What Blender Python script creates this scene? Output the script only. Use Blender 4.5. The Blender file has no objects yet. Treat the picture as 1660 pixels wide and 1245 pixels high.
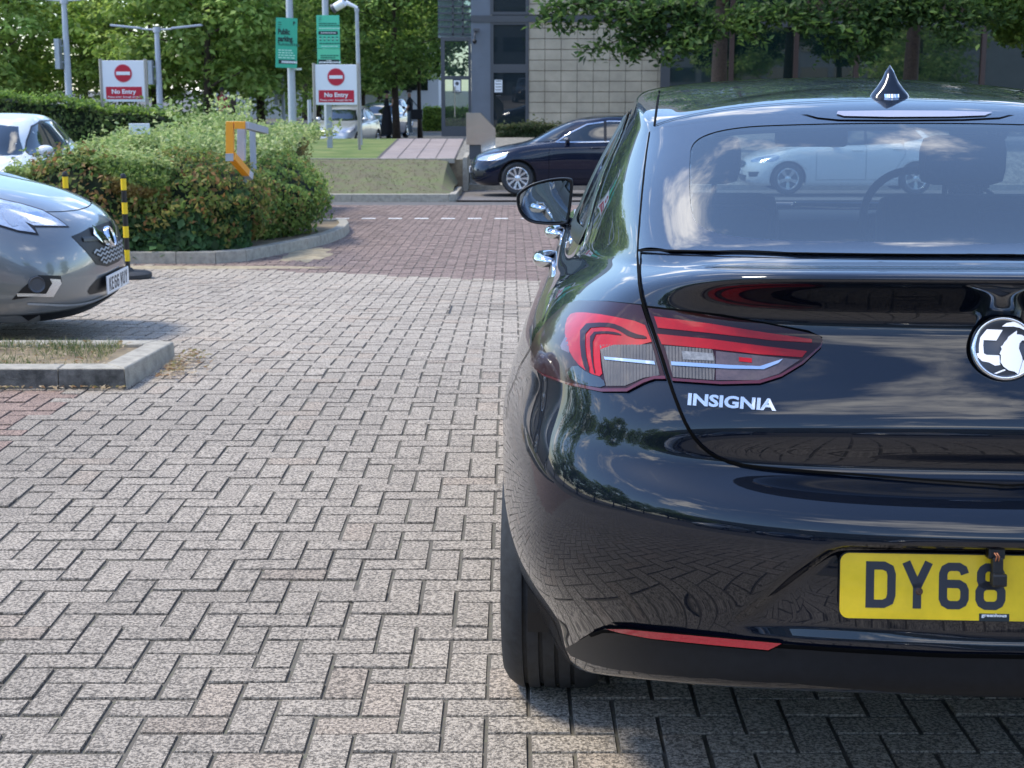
import bpy, bmesh, math, random
import numpy as np
from math import radians as R, sin, cos, pi, atan, tan, sqrt
from mathutils import Vector, Matrix, geometry
from mathutils.bvhtree import BVHTree
random.seed(7)
# ------------------------------------------------------------------ camera, world, sun
scene = bpy.context.scene
col = scene.collection
F = 2494.0; PHI = atan(497 / 2494.0); CH = 1.477
cd = bpy.data.cameras.new('camera'); cam = bpy.data.objects.new('camera', cd); col.objects.link(cam)
cd.sensor_width = 36; cd.lens = 36 * F / 1660.0; cd.clip_start = 0.05; cd.clip_end = 2000
cam.location = (0, 0, CH); cam.rotation_euler = (pi / 2 - PHI, 0, 0)
cd.dof.use_dof = True; cd.dof.focus_distance = 3.6; cd.dof.aperture_fstop = 14
scene.camera = cam
scene.view_settings.view_transform = 'Standard'; scene.view_settings.look = 'None'
scene.view_settings.exposure = 0.5; scene.view_settings.gamma = 1
SUN_EL, SUN_AZ = R(58), R(-86)          # azimuth from +Y, negative = left
w = bpy.data.worlds.new('World'); scene.world = w; w.use_nodes = True
nt = w.node_tree; nt.nodes.clear()
N = nt.nodes.new; L = nt.links.new
out = N('ShaderNodeOutputWorld'); bg = N('ShaderNodeBackground'); sky = N('ShaderNodeTexSky')
sky.sky_type = 'NISHITA'; sky.sun_disc = False; sky.sun_elevation = SUN_EL; sky.sun_rotation = SUN_AZ
sky.dust_density = 0.3; sky.air_density = 1.2; sky.ozone_density = 3.0
tc = N('ShaderNodeTexCoord'); sep = N('ShaderNodeSeparateXYZ'); L(tc.outputs['Generated'], sep.inputs[0])
ad = N('ShaderNodeMath'); ad.operation = 'ADD'; ad.inputs[1].default_value = 0.25; L(sep.outputs[2], ad.inputs[0])
mx = N('ShaderNodeMath'); mx.operation = 'MAXIMUM'; mx.inputs[1].default_value = 0.05; L(ad.outputs[0], mx.inputs[0])
dv = N('ShaderNodeVectorMath'); dv.operation = 'DIVIDE'; L(tc.outputs['Generated'], dv.inputs[0])
cb = N('ShaderNodeCombineXYZ'); [L(mx.outputs[0], cb.inputs[i]) for i in range(3)]; L(cb.outputs[0], dv.inputs[1])
n1 = N('ShaderNodeTexNoise'); n1.inputs['Scale'].default_value = 2.0; n1.inputs['Detail'].default_value = 9; n1.inputs['Roughness'].default_value = 0.6
n1.inputs['Distortion'].default_value = 0.35; L(dv.outputs[0], n1.inputs['Vector'])
cr = N('ShaderNodeMapRange'); cr.inputs[1].default_value = 0.54; cr.inputs[2].default_value = 0.68; cr.inputs[3].default_value = 0.02; cr.interpolation_type = 'SMOOTHSTEP'; L(n1.outputs['Fac'], cr.inputs[0])
mixw = N('ShaderNodeMix'); mixw.data_type = 'RGBA'; L(cr.outputs[0], mixw.inputs['Factor']); tint = N('ShaderNodeMix'); tint.data_type = 'RGBA'; tint.blend_type = 'MULTIPLY'; tint.inputs['Factor'].default_value = 1; tint.inputs['B'].default_value = (1.14, 1.28, 1.50, 1); L(sky.outputs[0], tint.inputs['A']); L(tint.outputs['Result'], mixw.inputs['A'])
mixw.inputs['B'].default_value = (17, 16.8, 16.8, 1)
L(mixw.outputs['Result'], bg.inputs['Color']); bg.inputs['Strength'].default_value = 0.15
L(bg.outputs[0], out.inputs[0])
sd = bpy.data.lights.new('sun', 'SUN'); sun = bpy.data.objects.new('sun', sd); col.objects.link(sun)
sd.energy = 2.9; sd.angle = R(15); sd.color = (1, 0.92, 0.77)
sdir = Vector((sin(SUN_AZ) * cos(SUN_EL), cos(SUN_AZ) * cos(SUN_EL), sin(SUN_EL)))
sun.rotation_euler = sdir.to_track_quat('Z', 'Y').to_euler()

# ------------------------------------------------------------------ helpers
SPH, CPH = sin(PHI), cos(PHI)
def ray(px, py):
    u = (px - 830) / F; v = (py - 622.5) / F
    return Vector((u, CPH - v * SPH, -SPH - v * CPH))
def at(px, py, Y):
    d = ray(px, py); t = Y / d.y
    return Vector((d.x * t, Y, CH + d.z * t))
GP = [(-80, 0), (6.5, 0), (8.0, -.02), (10.6, -.15), (14, -.33), (19.5, -.45), (29, -.80), (34, -.95), (300, -1.05)]
def g(Y):
    if Y <= GP[0][0]: return 0
    for (a, za), (b, zb) in zip(GP, GP[1:]):
        if Y <= b: return za + (zb - za) * (Y - a) / (b - a)
    return GP[-1][1]
def gnd(px, py):
    z = 0
    for _ in range(25):
        d = ray(px, py); t = (z - CH) / d.z; p = Vector((d.x * t, d.y * t, z)); z = .5 * z + .5 * g(p.y)
    return p
def tag(o, label=None, cat=None, group=None, kind=None):
    if label: o['label'] = label
    if cat: o['category'] = cat
    if group: o['group'] = group
    if kind: o['kind'] = kind
    return o
def empty(name, loc=(0, 0, 0), rz=0):
    o = bpy.data.objects.new(name, None); col.objects.link(o); o.location = loc; o.rotation_euler = (0, 0, rz)
    o.empty_display_size = .1
    return o
def copy_tree(o, parent=None):
    c = o.copy(); col.objects.link(c)
    if parent: c.parent = parent
    for ch in o.children: copy_tree(ch, c)
    return c
def mk(name, v, f, m, parent=None, smooth=True, fm=None, cols=None, norms=None):
    me = bpy.data.meshes.new(name)
    me.from_pydata([tuple(p) for p in v], [], [tuple(q) for q in f]); me.update()
    for mm in (m if isinstance(m, list) else [m]): me.materials.append(mm)
    if fm is not None: me.polygons.foreach_set('material_index', np.array(fm, dtype=np.int32))
    if smooth: me.polygons.foreach_set('use_smooth', np.ones(len(me.polygons), dtype=bool))
    if cols is not None:
        a = me.color_attributes.new('Col', 'FLOAT_COLOR', 'POINT'); a.data.foreach_set('color', np.asarray(cols, dtype=np.float32).ravel())
    if norms is not None: me.normals_split_custom_set_from_vertices([tuple(n) for n in norms])
    o = bpy.data.objects.new(name, me); col.objects.link(o)
    if parent: o.parent = parent
    return o
class MB:
    def __init__(s): s.v = []; s.f = []; s.m = []; s.mi = 0
    def add(s, v, f):
        b = len(s.v); s.v += [Vector(p) for p in v]; s.f += [tuple(i + b for i in q) for q in f]; s.m += [s.mi] * len(f); return s
    def box(s, c, d, rz=0, M=None, bev=0):
        x, y, z = d[0] / 2, d[1] / 2, d[2] / 2
        if bev <= 0:
            v = [Vector((a, b, e)) for e in (-z, z) for a, b in ((-x, -y), (x, -y), (x, y), (-x, y))]
            f = [(3, 2, 1, 0), (4, 5, 6, 7), (0, 1, 5, 4), (1, 2, 6, 5), (2, 3, 7, 6), (3, 0, 4, 7)]
        else:
            b = min(bev, x * .9, y * .9, z * .9); bm = bmesh.new(); bmesh.ops.create_cube(bm, size=1)
            for q in bm.verts: q.co = Vector((q.co.x * 2 * x, q.co.y * 2 * y, q.co.z * 2 * z))
            bmesh.ops.bevel(bm, geom=bm.edges[:], offset=b, segments=2, affect='EDGES', profile=.6)
            bm.verts.index_update(); v = [q.co.copy() for q in bm.verts]; f = [tuple(t.index for t in q.verts) for q in bm.faces]; bm.free()
        T = Matrix.Translation(Vector(c)) @ (M.to_4x4() if M else Matrix.Rotation(rz, 4, 'Z'))
        return s.add([T @ p for p in v], f)
    def tube(s, pts, r, n=10, cap=True):
        pts = [Vector(p) for p in pts]; rs = r if isinstance(r, (list, tuple)) else [r] * len(pts)
        v = []; f = []; pn = None
        for i, p in enumerate(pts):
            d = (pts[min(i + 1, len(pts) - 1)] - pts[max(i - 1, 0)]).normalized()
            if pn is None: pn = d.orthogonal().normalized()
            else:
                pn = (pn - d * pn.dot(d)); pn = pn.normalized() if pn.length > 1e-6 else d.orthogonal().normalized()
            b = d.cross(pn)
            for k in range(n):
                a = 2 * pi * k / n; v.append(p + (pn * cos(a) + b * sin(a)) * rs[i])
        for i in range(len(pts) - 1):
            for k in range(n):
                f.append((i * n + k, i * n + (k + 1) % n, (i + 1) * n + (k + 1) % n, (i + 1) * n + k))
        if cap: f.append(tuple(range(n))[::-1]); f.append(tuple(range((len(pts) - 1) * n, len(pts) * n)))
        return s.add(v, f)
    def lathe(s, prof, n=32, M=None):
        v = []; f = []
        for (r, z) in prof:
            for k in range(n): a = 2 * pi * k / n; v.append(Vector((r * cos(a), r * sin(a), z)))
        for i in range(len(prof) - 1):
            for k in range(n): f.append((i * n + k, i * n + (k + 1) % n, (i + 1) * n + (k + 1) % n, (i + 1) * n + k))
        if M: v = [M @ p for p in v]
        return s.add(v, f)
    def prism(s, poly, M, h):      # poly 2D, placed by matrix M, thickness h along local z
        n = len(poly); v = [M @ Vector((a, b, 0)) for a, b in poly] + [M @ Vector((a, b, h)) for a, b in poly]
        t = geometry.tessellate_polygon([[Vector((a, b, 0)) for a, b in poly]])
        f = [tuple(q) for q in t] + [tuple(i + n for i in q)[::-1] for q in t] + [(i, (i + 1) % n, (i + 1) % n + n, i + n) for i in range(n)]
        return s.add(v, f)
    def build(s, name, m, parent=None, smooth=False, auto=None):
        o = mk(name, s.v, s.f, m, parent, smooth=smooth, fm=s.m)
        bm = bmesh.new(); bm.from_mesh(o.data); bmesh.ops.recalc_face_normals(bm, faces=bm.faces[:])
        if auto:
            for e in bm.edges:
                if len(e.link_faces) == 2 and e.calc_face_angle(0) > R(auto): e.smooth = False
            for q in bm.faces: q.smooth = True
        bm.to_mesh(o.data); bm.free()
        return o
# ------------------------------------------------------------------ materials
def mat(name, c, rough=.6, metal=0, coat=0, var=0, scale=20, bump=0, bscale=200, spec=.5, attr=False, c2=None, trans=0, emit=None, ior=1.5, lo=.35, hi=.65, coord='Object', craf=.03, detail=6):
    m = bpy.data.materials.new(name); m.use_nodes = True; t = m.node_tree; b = t.nodes['Principled BSDF']
    b.inputs['Roughness'].default_value = rough; b.inputs['Metallic'].default_value = metal; b.inputs['IOR'].default_value = ior
    b.inputs['Coat Weight'].default_value = coat; b.inputs['Coat Roughness'].default_value = craf
    b.inputs['Specular IOR Level'].default_value = spec
    c = (*c, 1); b.inputs['Base Color'].default_value = c
    tcn = t.nodes.new('ShaderNodeTexCoord'); src = None
    if attr:
        a = t.nodes.new('ShaderNodeAttribute'); a.attribute_name = 'Col'; src = a.outputs['Color']
    if c2 is not None or var:
        n = t.nodes.new('ShaderNodeTexNoise'); n.inputs['Scale'].default_value = scale; n.inputs['Detail'].default_value = detail; n.inputs['Roughness'].default_value = .65
        t.links.new(tcn.outputs[coord], n.inputs['Vector'])
        mr = t.nodes.new('ShaderNodeMapRange'); mr.inputs[1].default_value = lo; mr.inputs[2].default_value = hi; t.links.new(n.outputs['Fac'], mr.inputs[0])
        if c2 is not None:
            x = t.nodes.new('ShaderNodeMix'); x.data_type = 'RGBA'; t.links.new(mr.outputs[0], x.inputs['Factor'])
            if src: t.links.new(src, x.inputs['A'])
            else: x.inputs['A'].default_value = c
            x.inputs['B'].default_value = (*c2, 1); src = x.outputs['Result']
        if var:
            m2 = t.nodes.new('ShaderNodeMapRange'); m2.inputs[3].default_value = 1 - var; m2.inputs[4].default_value = 1 + var
            t.links.new(mr.outputs[0], m2.inputs[0])
            x = t.nodes.new('ShaderNodeVectorMath'); x.operation = 'SCALE'
            if src: t.links.new(src, x.inputs[0])
            else: x.inputs[0].default_value = c[:3]
            t.links.new(m2.outputs[0], x.inputs['Scale']); src = x.outputs[0]
    if src: t.links.new(src, b.inputs['Base Color'])
    if bump:
        n = t.nodes.new('ShaderNodeTexNoise'); n.inputs['Scale'].default_value = bscale; n.inputs['Detail'].default_value = 4
        t.links.new(tcn.outputs[coord], n.inputs['Vector'])
        bp = t.nodes.new('ShaderNodeBump'); bp.inputs['Strength'].default_value = bump; bp.inputs['Distance'].default_value = .01
        t.links.new(n.outputs['Fac'], bp.inputs['Height']); t.links.new(bp.outputs[0], b.inputs['Normal'])
    if trans:
        o = t.nodes['Material Output']; tr = t.nodes.new('ShaderNodeBsdfTranslucent'); ms = t.nodes.new('ShaderNodeMixShader'); ms.inputs[0].default_value = trans
        if src: t.links.new(src, tr.inputs['Color'])
        else: tr.inputs['Color'].default_value = c
        t.links.new(b.outputs[0], ms.inputs[1]); t.links.new(tr.outputs[0], ms.inputs[2]); t.links.new(ms.outputs[0], o.inputs[0])
    if emit: b.inputs['Emission Color'].default_value = (*emit, 1); b.inputs['Emission Strength'].default_value = 1
    return m
def glassmat(name, tint=(.6, .7, .72), refl=1.5, body=.0, bodyc=(.02, .03, .03)):
    m = bpy.data.materials.new(name); m.use_nodes = True; t = m.node_tree; t.nodes.clear()
    o = t.nodes.new('ShaderNodeOutputMaterial'); tr = t.nodes.new('ShaderNodeBsdfTransparent'); tr.inputs[0].default_value = (*tint, 1)
    gl = t.nodes.new('ShaderNodeBsdfGlossy'); gl.inputs['Roughness'].default_value = .005; fr = t.nodes.new('ShaderNodeFresnel'); fr.inputs[0].default_value = refl
    df = t.nodes.new('ShaderNodeBsdfDiffuse'); df.inputs[0].default_value = (*bodyc, 1)
    m0 = t.nodes.new('ShaderNodeMixShader'); m0.inputs[0].default_value = body; t.links.new(tr.outputs[0], m0.inputs[1]); t.links.new(df.outputs[0], m0.inputs[2])
    ms = t.nodes.new('ShaderNodeMixShader'); ge = t.nodes.new('ShaderNodeNewGeometry'); bk = t.nodes.new('ShaderNodeMix'); t.links.new(ge.outputs['Backfacing'], bk.inputs['Factor']); t.links.new(fr.outputs[0], bk.inputs['A']); bk.inputs['B'].default_value = .08; t.links.new(bk.outputs['Result'], ms.inputs[0]); t.links.new(m0.outputs[0], ms.inputs[1]); t.links.new(gl.outputs[0], ms.inputs[2])
    t.links.new(ms.outputs[0], o.inputs[0]); return m
M = {}
M['paint'] = mat('midnight_paint', (.002, .0042, .010), rough=.4, coat=1, ior=1.5, craf=.006, spec=.05)
M['paint'].node_tree.nodes['Principled BSDF'].inputs['Coat IOR'].default_value = 1.62
M['grit'] = mat('grey_paint', (.20, .212, .215), rough=.3, metal=.45, coat=1, craf=.015)
M['grit'].node_tree.nodes['Principled BSDF'].inputs['Coat IOR'].default_value = 1.65
M['white_paint'] = mat('white_paint', (.75, .77, .77), rough=.3, coat=1)
M['silver_paint'] = mat('silver_paint', (.55, .57, .58), rough=.3, metal=.5, coat=1)
M['navy_paint'] = mat('navy_paint', (.003, .006, .02), rough=.4, coat=1, craf=.01, spec=.05)
M['blue_paint'] = mat('blue_paint', (.05, .09, .2), rough=.3, coat=1)
M['chrome'] = mat('chrome', (.75, .77, .8), rough=.05, metal=1)
M['alloy'] = mat('alloy', (.72, .73, .74), rough=.22, metal=.75, coat=.4)
M['blacktrim'] = mat('black_trim', (.006, .006, .007), rough=.3)
M['cladding'] = mat('dark_plastic', (.007, .008, .010), spec=.22, rough=.42, bump=.05, bscale=900, var=.15, scale=60)
M['gap'] = mat('panel_gap', (.001, .001, .001), rough=.9, spec=.1)
M['rubber'] = mat('rubber', (.022, .025, .029), rough=.65, var=.3, scale=40, bump=.08, bscale=300)
M['glass'] = glassmat('hazed_glass', (.60, .70, .72), 2.3, .12, (.15, .21, .25))  # diffuse blue-grey share paints haze and inner brightness into the panes
M['frit'] = mat('black_glass_edge', (.003, .003, .004), rough=.4, coat=1, craf=.004, spec=.05)
M['frit'].node_tree.nodes['Principled BSDF'].inputs['Coat IOR'].default_value = 2.0
M['darkglass'] = mat('dark_glass', (.006, .01, .01), rough=.03, coat=1, ior=1.6)
M['mirror'] = mat('mirror', (.62, .68, .7), rough=.01, metal=1)
M['lens_dark'] = mat('dark_red_lens', (.022, .001, .003), rough=.3, coat=.7, spec=.1, ior=1.5)
M['lens_red'] = mat('bright_red_lens', (.40, .002, .006), rough=.3, coat=.55, spec=.2, var=.22, scale=14)
M['lens_mid'] = mat('mid_red_lens', (.09, .002, .006), rough=.15, coat=1)
M['lens_smoke'] = mat('smoke_lens', (.075, .066, .06), rough=.35, coat=.7, metal=.0, c2=(.115, .098, .085), scale=34)
def ribbed(m, sc):
    t = m.node_tree; w_ = t.nodes.new('ShaderNodeTexWave'); w_.inputs['Scale'].default_value = sc; w_.inputs['Distortion'].default_value = .6; tc_ = t.nodes.new('ShaderNodeTexCoord'); t.links.new(tc_.outputs['Object'], w_.inputs['Vector'])
    bp = t.nodes.new('ShaderNodeBump'); bp.inputs['Strength'].default_value = .5; bp.inputs['Distance'].default_value = .004; t.links.new(w_.outputs['Fac'], bp.inputs['Height']); t.links.new(bp.outputs[0], t.nodes['Principled BSDF'].inputs['Normal'])
ribbed(M['lens_smoke'], 55)
M['lens_clear'] = mat('clear_lens', (.55, .57, .6), rough=.12, coat=1, metal=.7, c2=(.85, .87, .9), scale=9, lo=.42, hi=.58)
M['reflector'] = mat('red_reflector', (.42, .008, .02), rough=.25, coat=1, var=.12, scale=250)
M['plate_yellow'] = mat('yellow_plate', (.84, .58, .015), rough=.35, var=.09, scale=12, coat=.3)
M['plate_white'] = mat('white_plate', (.8, .8, .8), rough=.35)
M['ink'] = mat('plate_ink', (.028, .033, .045), rough=.4)
M['black'] = mat('black_plastic', (.008, .008, .009), rough=.45)
M['interior'] = mat('interior_fabric', (.018, .02, .023), rough=.9, var=.3, scale=80)
M['post_grey'] = mat('grey_post', (.42, .45, .5), rough=.45, metal=.2, var=.05)
M['galv'] = mat('galvanised', (.38, .41, .44), rough=.45, metal=.4, var=.12, scale=12)
M['steel'] = mat('stainless', (.62, .62, .58), rough=.16, metal=1, bump=.25, bscale=3)
M['sign_white'] = mat('sign_white', (.78, .8, .82), rough=.45)
M['sign_red'] = mat('sign_red', (.5, .012, .035), rough=.45)
M['sign_green'] = mat('sign_green', (.045, .42, .27), rough=.5)
M['sign_lgreen'] = mat('sign_light_green', (.12, .58, .34), rough=.5)
M['sign_black'] = mat('sign_black', (.01, .02, .025), rough=.5)
M['sign_text'] = mat('sign_text_green', (.02, .17, .12), rough=.5)
M['sign_pale'] = mat('sign_text_pale', (.45, .75, .62), rough=.5)
M['yellow'] = mat('yellow_plastic', (.80, .56, .01), rough=.5)
M['orange'] = mat('orange_film', (.80, .33, .02), rough=.45)
M['kerb'] = mat('kerb_concrete', (.47, .43, .35), rough=.9, c2=(.25, .23, .19), scale=13, bump=.5, bscale=90, var=.1)
M['kerb_dirty'] = mat('kerb_dirty', (.17, .165, .15), rough=.95, c2=(.06, .06, .055), scale=14, bump=.6, bscale=120)
M['paver'] = mat('paver', (.3, .3, .3), rough=.9, attr=True, var=.6, scale=125, bump=.6, bscale=200, detail=3, lo=.40, hi=.60)
M['joint'] = mat('joint_sand', (.185, .165, .135), rough=.95, var=.3, scale=60, bump=.3, c2=(.11, .115, .07), lo=.5, hi=.7)
M['tarmac'] = mat('tarmac', (.12, .115, .11), rough=.95, var=.2, scale=3, bump=.3)
M['bark'] = mat('bark', (.085, .06, .045), rough=.95, c2=(.04, .03, .025), scale=18, bump=.6, bscale=30)
M['leaf'] = mat('leaf', (.05, .1, .02), rough=.55, attr=True, trans=.5, spec=.35)
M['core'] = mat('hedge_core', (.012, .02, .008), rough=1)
M['soil'] = mat('soil', (.16, .12, .08), rough=1, c2=(.30, .24, .15), scale=7, bump=.5, bscale=40)
M['lawn'] = mat('lawn', (.10, .17, .035), rough=1, c2=(.17, .19, .06), scale=1.4, bump=.5, bscale=60, var=.2)
M['dry'] = mat('dry_bank', (.17, .145, .09), rough=1, c2=(.10, .12, .045), scale=3.2, bump=.25, bscale=30, var=.25)
M['slab'] = mat('path_slab', (.30, .25, .235), rough=.9, var=.12, scale=2, bump=.2)
M['skin'] = mat('skin', (.35, .2, .14), rough=.6)
M['skin_dark'] = mat('skin_brown', (.16, .085, .055), rough=.6)
M['cloth_black'] = mat('black_cloth', (.008, .008, .011), rough=.9)
M['cloth_navy'] = mat('navy_cloth', (.012, .015, .022), rough=.9)
M['denim'] = mat('denim', (.14, .17, .2), rough=.9, var=.15)
M['cloth_red'] = mat('red_cloth', (.3, .02, .05), rough=.9)
M['hair'] = mat('hair', (.01, .008, .007), rough=.7)
# ------------------------------------------------------------------ 2D lettering
GL = {'D': [([(7, 7), (30, 7), (40, 12), (43, 22), (43, 57), (40, 67), (30, 72), (7, 72)], 1)],
 'Y': [([(6, 79), (25, 37)], 0), ([(44, 79), (25, 37)], 0), ([(25, 42), (25, 0)], 0)],
 '6': [([(43, 60), (40, 68), (33, 72), (17, 72), (10, 68), (7, 60), (7, 18), (10, 11), (17, 7), (33, 7), (40, 11), (43, 18), (43, 32), (40, 39), (33, 43), (14, 43)], 0)],
 '8': [([(17, 7), (33, 7), (40, 11), (43, 18), (43, 31), (40, 37), (33, 41), (17, 41), (10, 37), (7, 31), (7, 18), (10, 11)], 1),
       ([(18, 41), (32, 41), (39, 45), (41, 50), (41, 62), (38, 68), (32, 72), (18, 72), (12, 68), (9, 62), (9, 50), (11, 45)], 1)],
 'G': [([(43, 58), (40, 68), (33, 72), (17, 72), (10, 68), (7, 60), (7, 18), (10, 11), (17, 7), (33, 7), (40, 11), (43, 18), (43, 36), (27, 36)], 0)],
 'K': [([(7, 0), (7, 79)], 0), ([(42, 79), (12, 36)], 0), ([(20, 46), (43, 0)], 0)],
 'E': [([(7, 0), (7, 79)], 0), ([(7, 72), (42, 72)], 0), ([(7, 41), (37, 41)], 0), ([(7, 7), (42, 7)], 0)],
 'W': [([(4, 79), (14, 3), (25, 62), (36, 3), (46, 79)], 0)],
 'U': [([(7, 79), (7, 18), (10, 11), (17, 7), (33, 7), (40, 11), (43, 18), (43, 79)], 0)]}
def thick(mb, pts, wd, closed, T, h):
    P = [Vector((a, b)) for a, b in pts]; n = len(P); Lf = []; Rt = []
    for i in range(n):
        a = P[(i - 1) % n] if (closed or i > 0) else None; b = P[(i + 1) % n] if (closed or i < n - 1) else None
        d1 = (P[i] - a).normalized() if a is not None else None; d2 = (b - P[i]).normalized() if b is not None else None
        if d1 is None: d1 = d2
        if d2 is None: d2 = d1
        t = (d1 + d2); t = t.normalized() if t.length > .2 else d1
        nn = Vector((-t.y, t.x)); k = wd / 2 / max(.5, nn.dot(Vector((-d1.y, d1.x))))
        Lf.append(P[i] + nn * k); Rt.append(P[i] - nn * k)
    m = n if closed else n - 1
    V = [T(p.x, p.y, h) for p in Lf] + [T(p.x, p.y, h) for p in Rt] + [T(p.x, p.y, 0) for p in Lf] + [T(p.x, p.y, 0) for p in Rt]
    f = []
    for i in range(m):
        j = (i + 1) % n
        f += [(i, j, n + j, n + i), (i, j, 2 * n + j, 2 * n + i), (n + i, n + j, 3 * n + j, 3 * n + i)]
    mb.add(V, f)
def platetext(mb, txt, x0, T, h=.8, sp=11):
    x = x0
    for ch in txt:
        if ch == ' ': x += 33 - 11; continue
        for pts, cl in GL[ch]: thick(mb, [(a + x, b) for a, b in pts], 14, cl, T, h)
        x += 50 + sp
_tc = {}
def text2d(s, off=0.0, shear=0, extr=0.0):
    k = (s, off, shear, extr)
    if k in _tc: return _tc[k]
    c = bpy.data.curves.new('t', 'FONT'); c.body = s; c.size = 1; c.offset = off; c.shear = shear; c.extrude = extr; c.resolution_u = 3
    o = bpy.data.objects.new('t', c); col.objects.link(o)
    dg = bpy.context.evaluated_depsgraph_get(); me = bpy.data.meshes.new_from_object(o.evaluated_get(dg))
    v = [q.co.copy() for q in me.vertices]; f = [tuple(q.vertices) for q in me.polygons]
    bpy.data.objects.remove(o); bpy.data.curves.remove(c); bpy.data.meshes.remove(me)
    _tc[k] = (v, f); return v, f
def add_text(mb, s, x0, x1, y0, cap, T, h, off=.012, shear=0):   # T(x,y,h) ; cap = capital height
    v, f = text2d(s, off, shear, .5)
    xs = [p.x for p in v]; a, b = min(xs), max(xs); sc = cap / .73
    sx = (x1 - x0) / (b - a)
    mb.add([T(x0 + (p.x - a) * sx, y0 + p.y * sc, h * (p.z + .5)) for p in v], f)
# ------------------------------------------------------------------ ground
def sheet(name, x0, x1, ys, zf, m, nx=1, off=0, kind='structure'):
    v = []; f = []; xs = [x0 + (x1 - x0) * i / nx for i in range(nx + 1)]
    for y in ys:
        for x in xs: v.append((x, y, zf(x, y) + off))
    n = nx + 1
    for j in range(len(ys) - 1):
        for i in range(nx): f.append((j * n + i, j * n + i + 1, (j + 1) * n + i + 1, (j + 1) * n + i))
    return tag(mk(name, v, f, m, smooth=False), kind=kind)
YS = sorted(set([-300, -80, -2, 3] + [p[0] for p in GP[1:-1]] + [26.9, 45, 60, 100, 300]))
sheet('ground', -250, 250, YS, lambda x, y: g(y) - .03, M['tarmac'])
sheet('paving_bed', -14, 14, [-2, 3, 6.5, 8, 10.6, 14, 19.5, 27.4], lambda x, y: g(y) - .0025, M['joint'])
def pavers(name, X0, X1, Y0, Y1, off):
    rng = np.random.default_rng(3)
    P = .1; V = []; Fc = []; C = []
    gy = lambda y: np.interp(y, [p[0] for p in GP], [p[1] for p in GP])
    i0, i1, j0, j1 = int(X0 / P), int(X1 / P), int(Y0 / P), int(Y1 / P)
    I, J = np.meshgrid(np.arange(i0, i1), np.arange(j0, j1)); k = (I + J) % 4
    Hh = k == 0; Vv = k == 2
    xs = np.concatenate([I[Hh], I[Vv]]) * P + .04; ys = np.concatenate([J[Hh], J[Vv]]) * P
    wx = np.concatenate([np.full(Hh.sum(), 2 * P), np.full(Vv.sum(), P)]); wy = np.concatenate([np.full(Hh.sum(), P), np.full(Vv.sum(), 2 * P)])
    n = len(xs); jt = .0041; b = .0022
    jx = rng.normal(0, .0009, (n, 4)); tz = rng.normal(0, .0011, (n, 1)) + rng.normal(0, .0008, (n, 4))
    x0 = xs + jt + jx[:, 0]; x1 = xs + wx - jt + jx[:, 1]; y0 = ys + 1.25 * jt + jx[:, 2]; y1 = ys + wy - 1.25 * jt + jx[:, 3]
    bot = np.stack([np.stack([x0, y0], 1), np.stack([x1, y0], 1), np.stack([x1, y1], 1), np.stack([x0, y1], 1)], 1)
    sg = np.array([[1, 1], [-1, 1], [-1, -1], [1, -1]]) * b
    top = bot + sg[None]
    zb = gy(bot[:, :, 1]) - .004; zt = gy(top[:, :, 1]) + .003 + tz
    V = np.concatenate([np.concatenate([bot, zb[:, :, None]], 2), np.concatenate([top, zt[:, :, None]], 2)], 1)
    V = V.reshape(-1, 3)
    q = np.array([[4, 5, 6, 7], [0, 1, 5, 4], [1, 2, 6, 5], [2, 3, 7, 6], [3, 0, 4, 7]])
    Fc = (np.arange(n)[:, None, None] * 8 + q[None]).reshape(-1, 4)
    cx = xs + wx / 2; cy = ys + wy / 2
    red = (cy > 13.8 - .4 * cx + rng.normal(0, .02, n)); red2 = (cx < -2.1 + rng.normal(0, .05, n)) & (cy < 7.3) & (cy > 4)
    base = np.tile(np.array([.325, .279, .225]), (n, 1)); base *= (1 + rng.normal(0, .035, (n, 1)))
    pink = rng.random(n) < .07; base[pink] *= np.array([1.02, .98, .955]); base *= (1 + .07 * (np.sin(cx * 1.3 + cy * .7) * np.sin(cy * .9 - cx * .4 + 1) + .6 * np.sin(cx * 3.1 + 2 * np.sin(cy * 2.1))))[:, None]; dk = rng.random(n) < .05; base[dk] *= .92
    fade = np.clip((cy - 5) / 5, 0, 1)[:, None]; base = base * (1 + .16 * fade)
    # worn greyer, dirtier wheel track beside the kerb island
    dirt = np.exp(-(((cx + 2.2) / .9) ** 2 + ((cy - 6.3) / 1.0) ** 2)); base *= (1 - .30 * dirt)[:, None]
    rb = np.array([.235, .172, .146]) * (1 + rng.normal(0, .07, (n, 1))); rb[rng.random(n) < .2] *= .86
    base[red] = rb[red]; r2 = np.array([.27, .19, .15]) * (1 + rng.normal(0, .05, (n, 1))); base[red2] = r2[red2]
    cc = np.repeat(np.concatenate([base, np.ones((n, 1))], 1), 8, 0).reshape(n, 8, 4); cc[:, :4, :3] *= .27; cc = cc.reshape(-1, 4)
    me = bpy.data.meshes.new(name); me.vertices.add(len(V)); me.vertices.foreach_set('co', V.ravel())
    me.loops.add(Fc.size); me.loops.foreach_set('vertex_index', Fc.ravel().astype(np.int32)); me.polygons.add(len(Fc))
    me.polygons.foreach_set('loop_start', np.arange(0, Fc.size, 4, dtype=np.int32)); me.update(calc_edges=True)
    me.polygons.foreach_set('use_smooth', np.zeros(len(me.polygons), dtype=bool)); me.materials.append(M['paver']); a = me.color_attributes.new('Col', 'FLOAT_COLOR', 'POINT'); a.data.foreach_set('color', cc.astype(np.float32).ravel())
    me.validate(); o = bpy.data.objects.new(name, me); col.objects.link(o); tag(o, kind='structure')
pavers('block_paving', -9, 7, -1.5, 27.2, 0)
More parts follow.
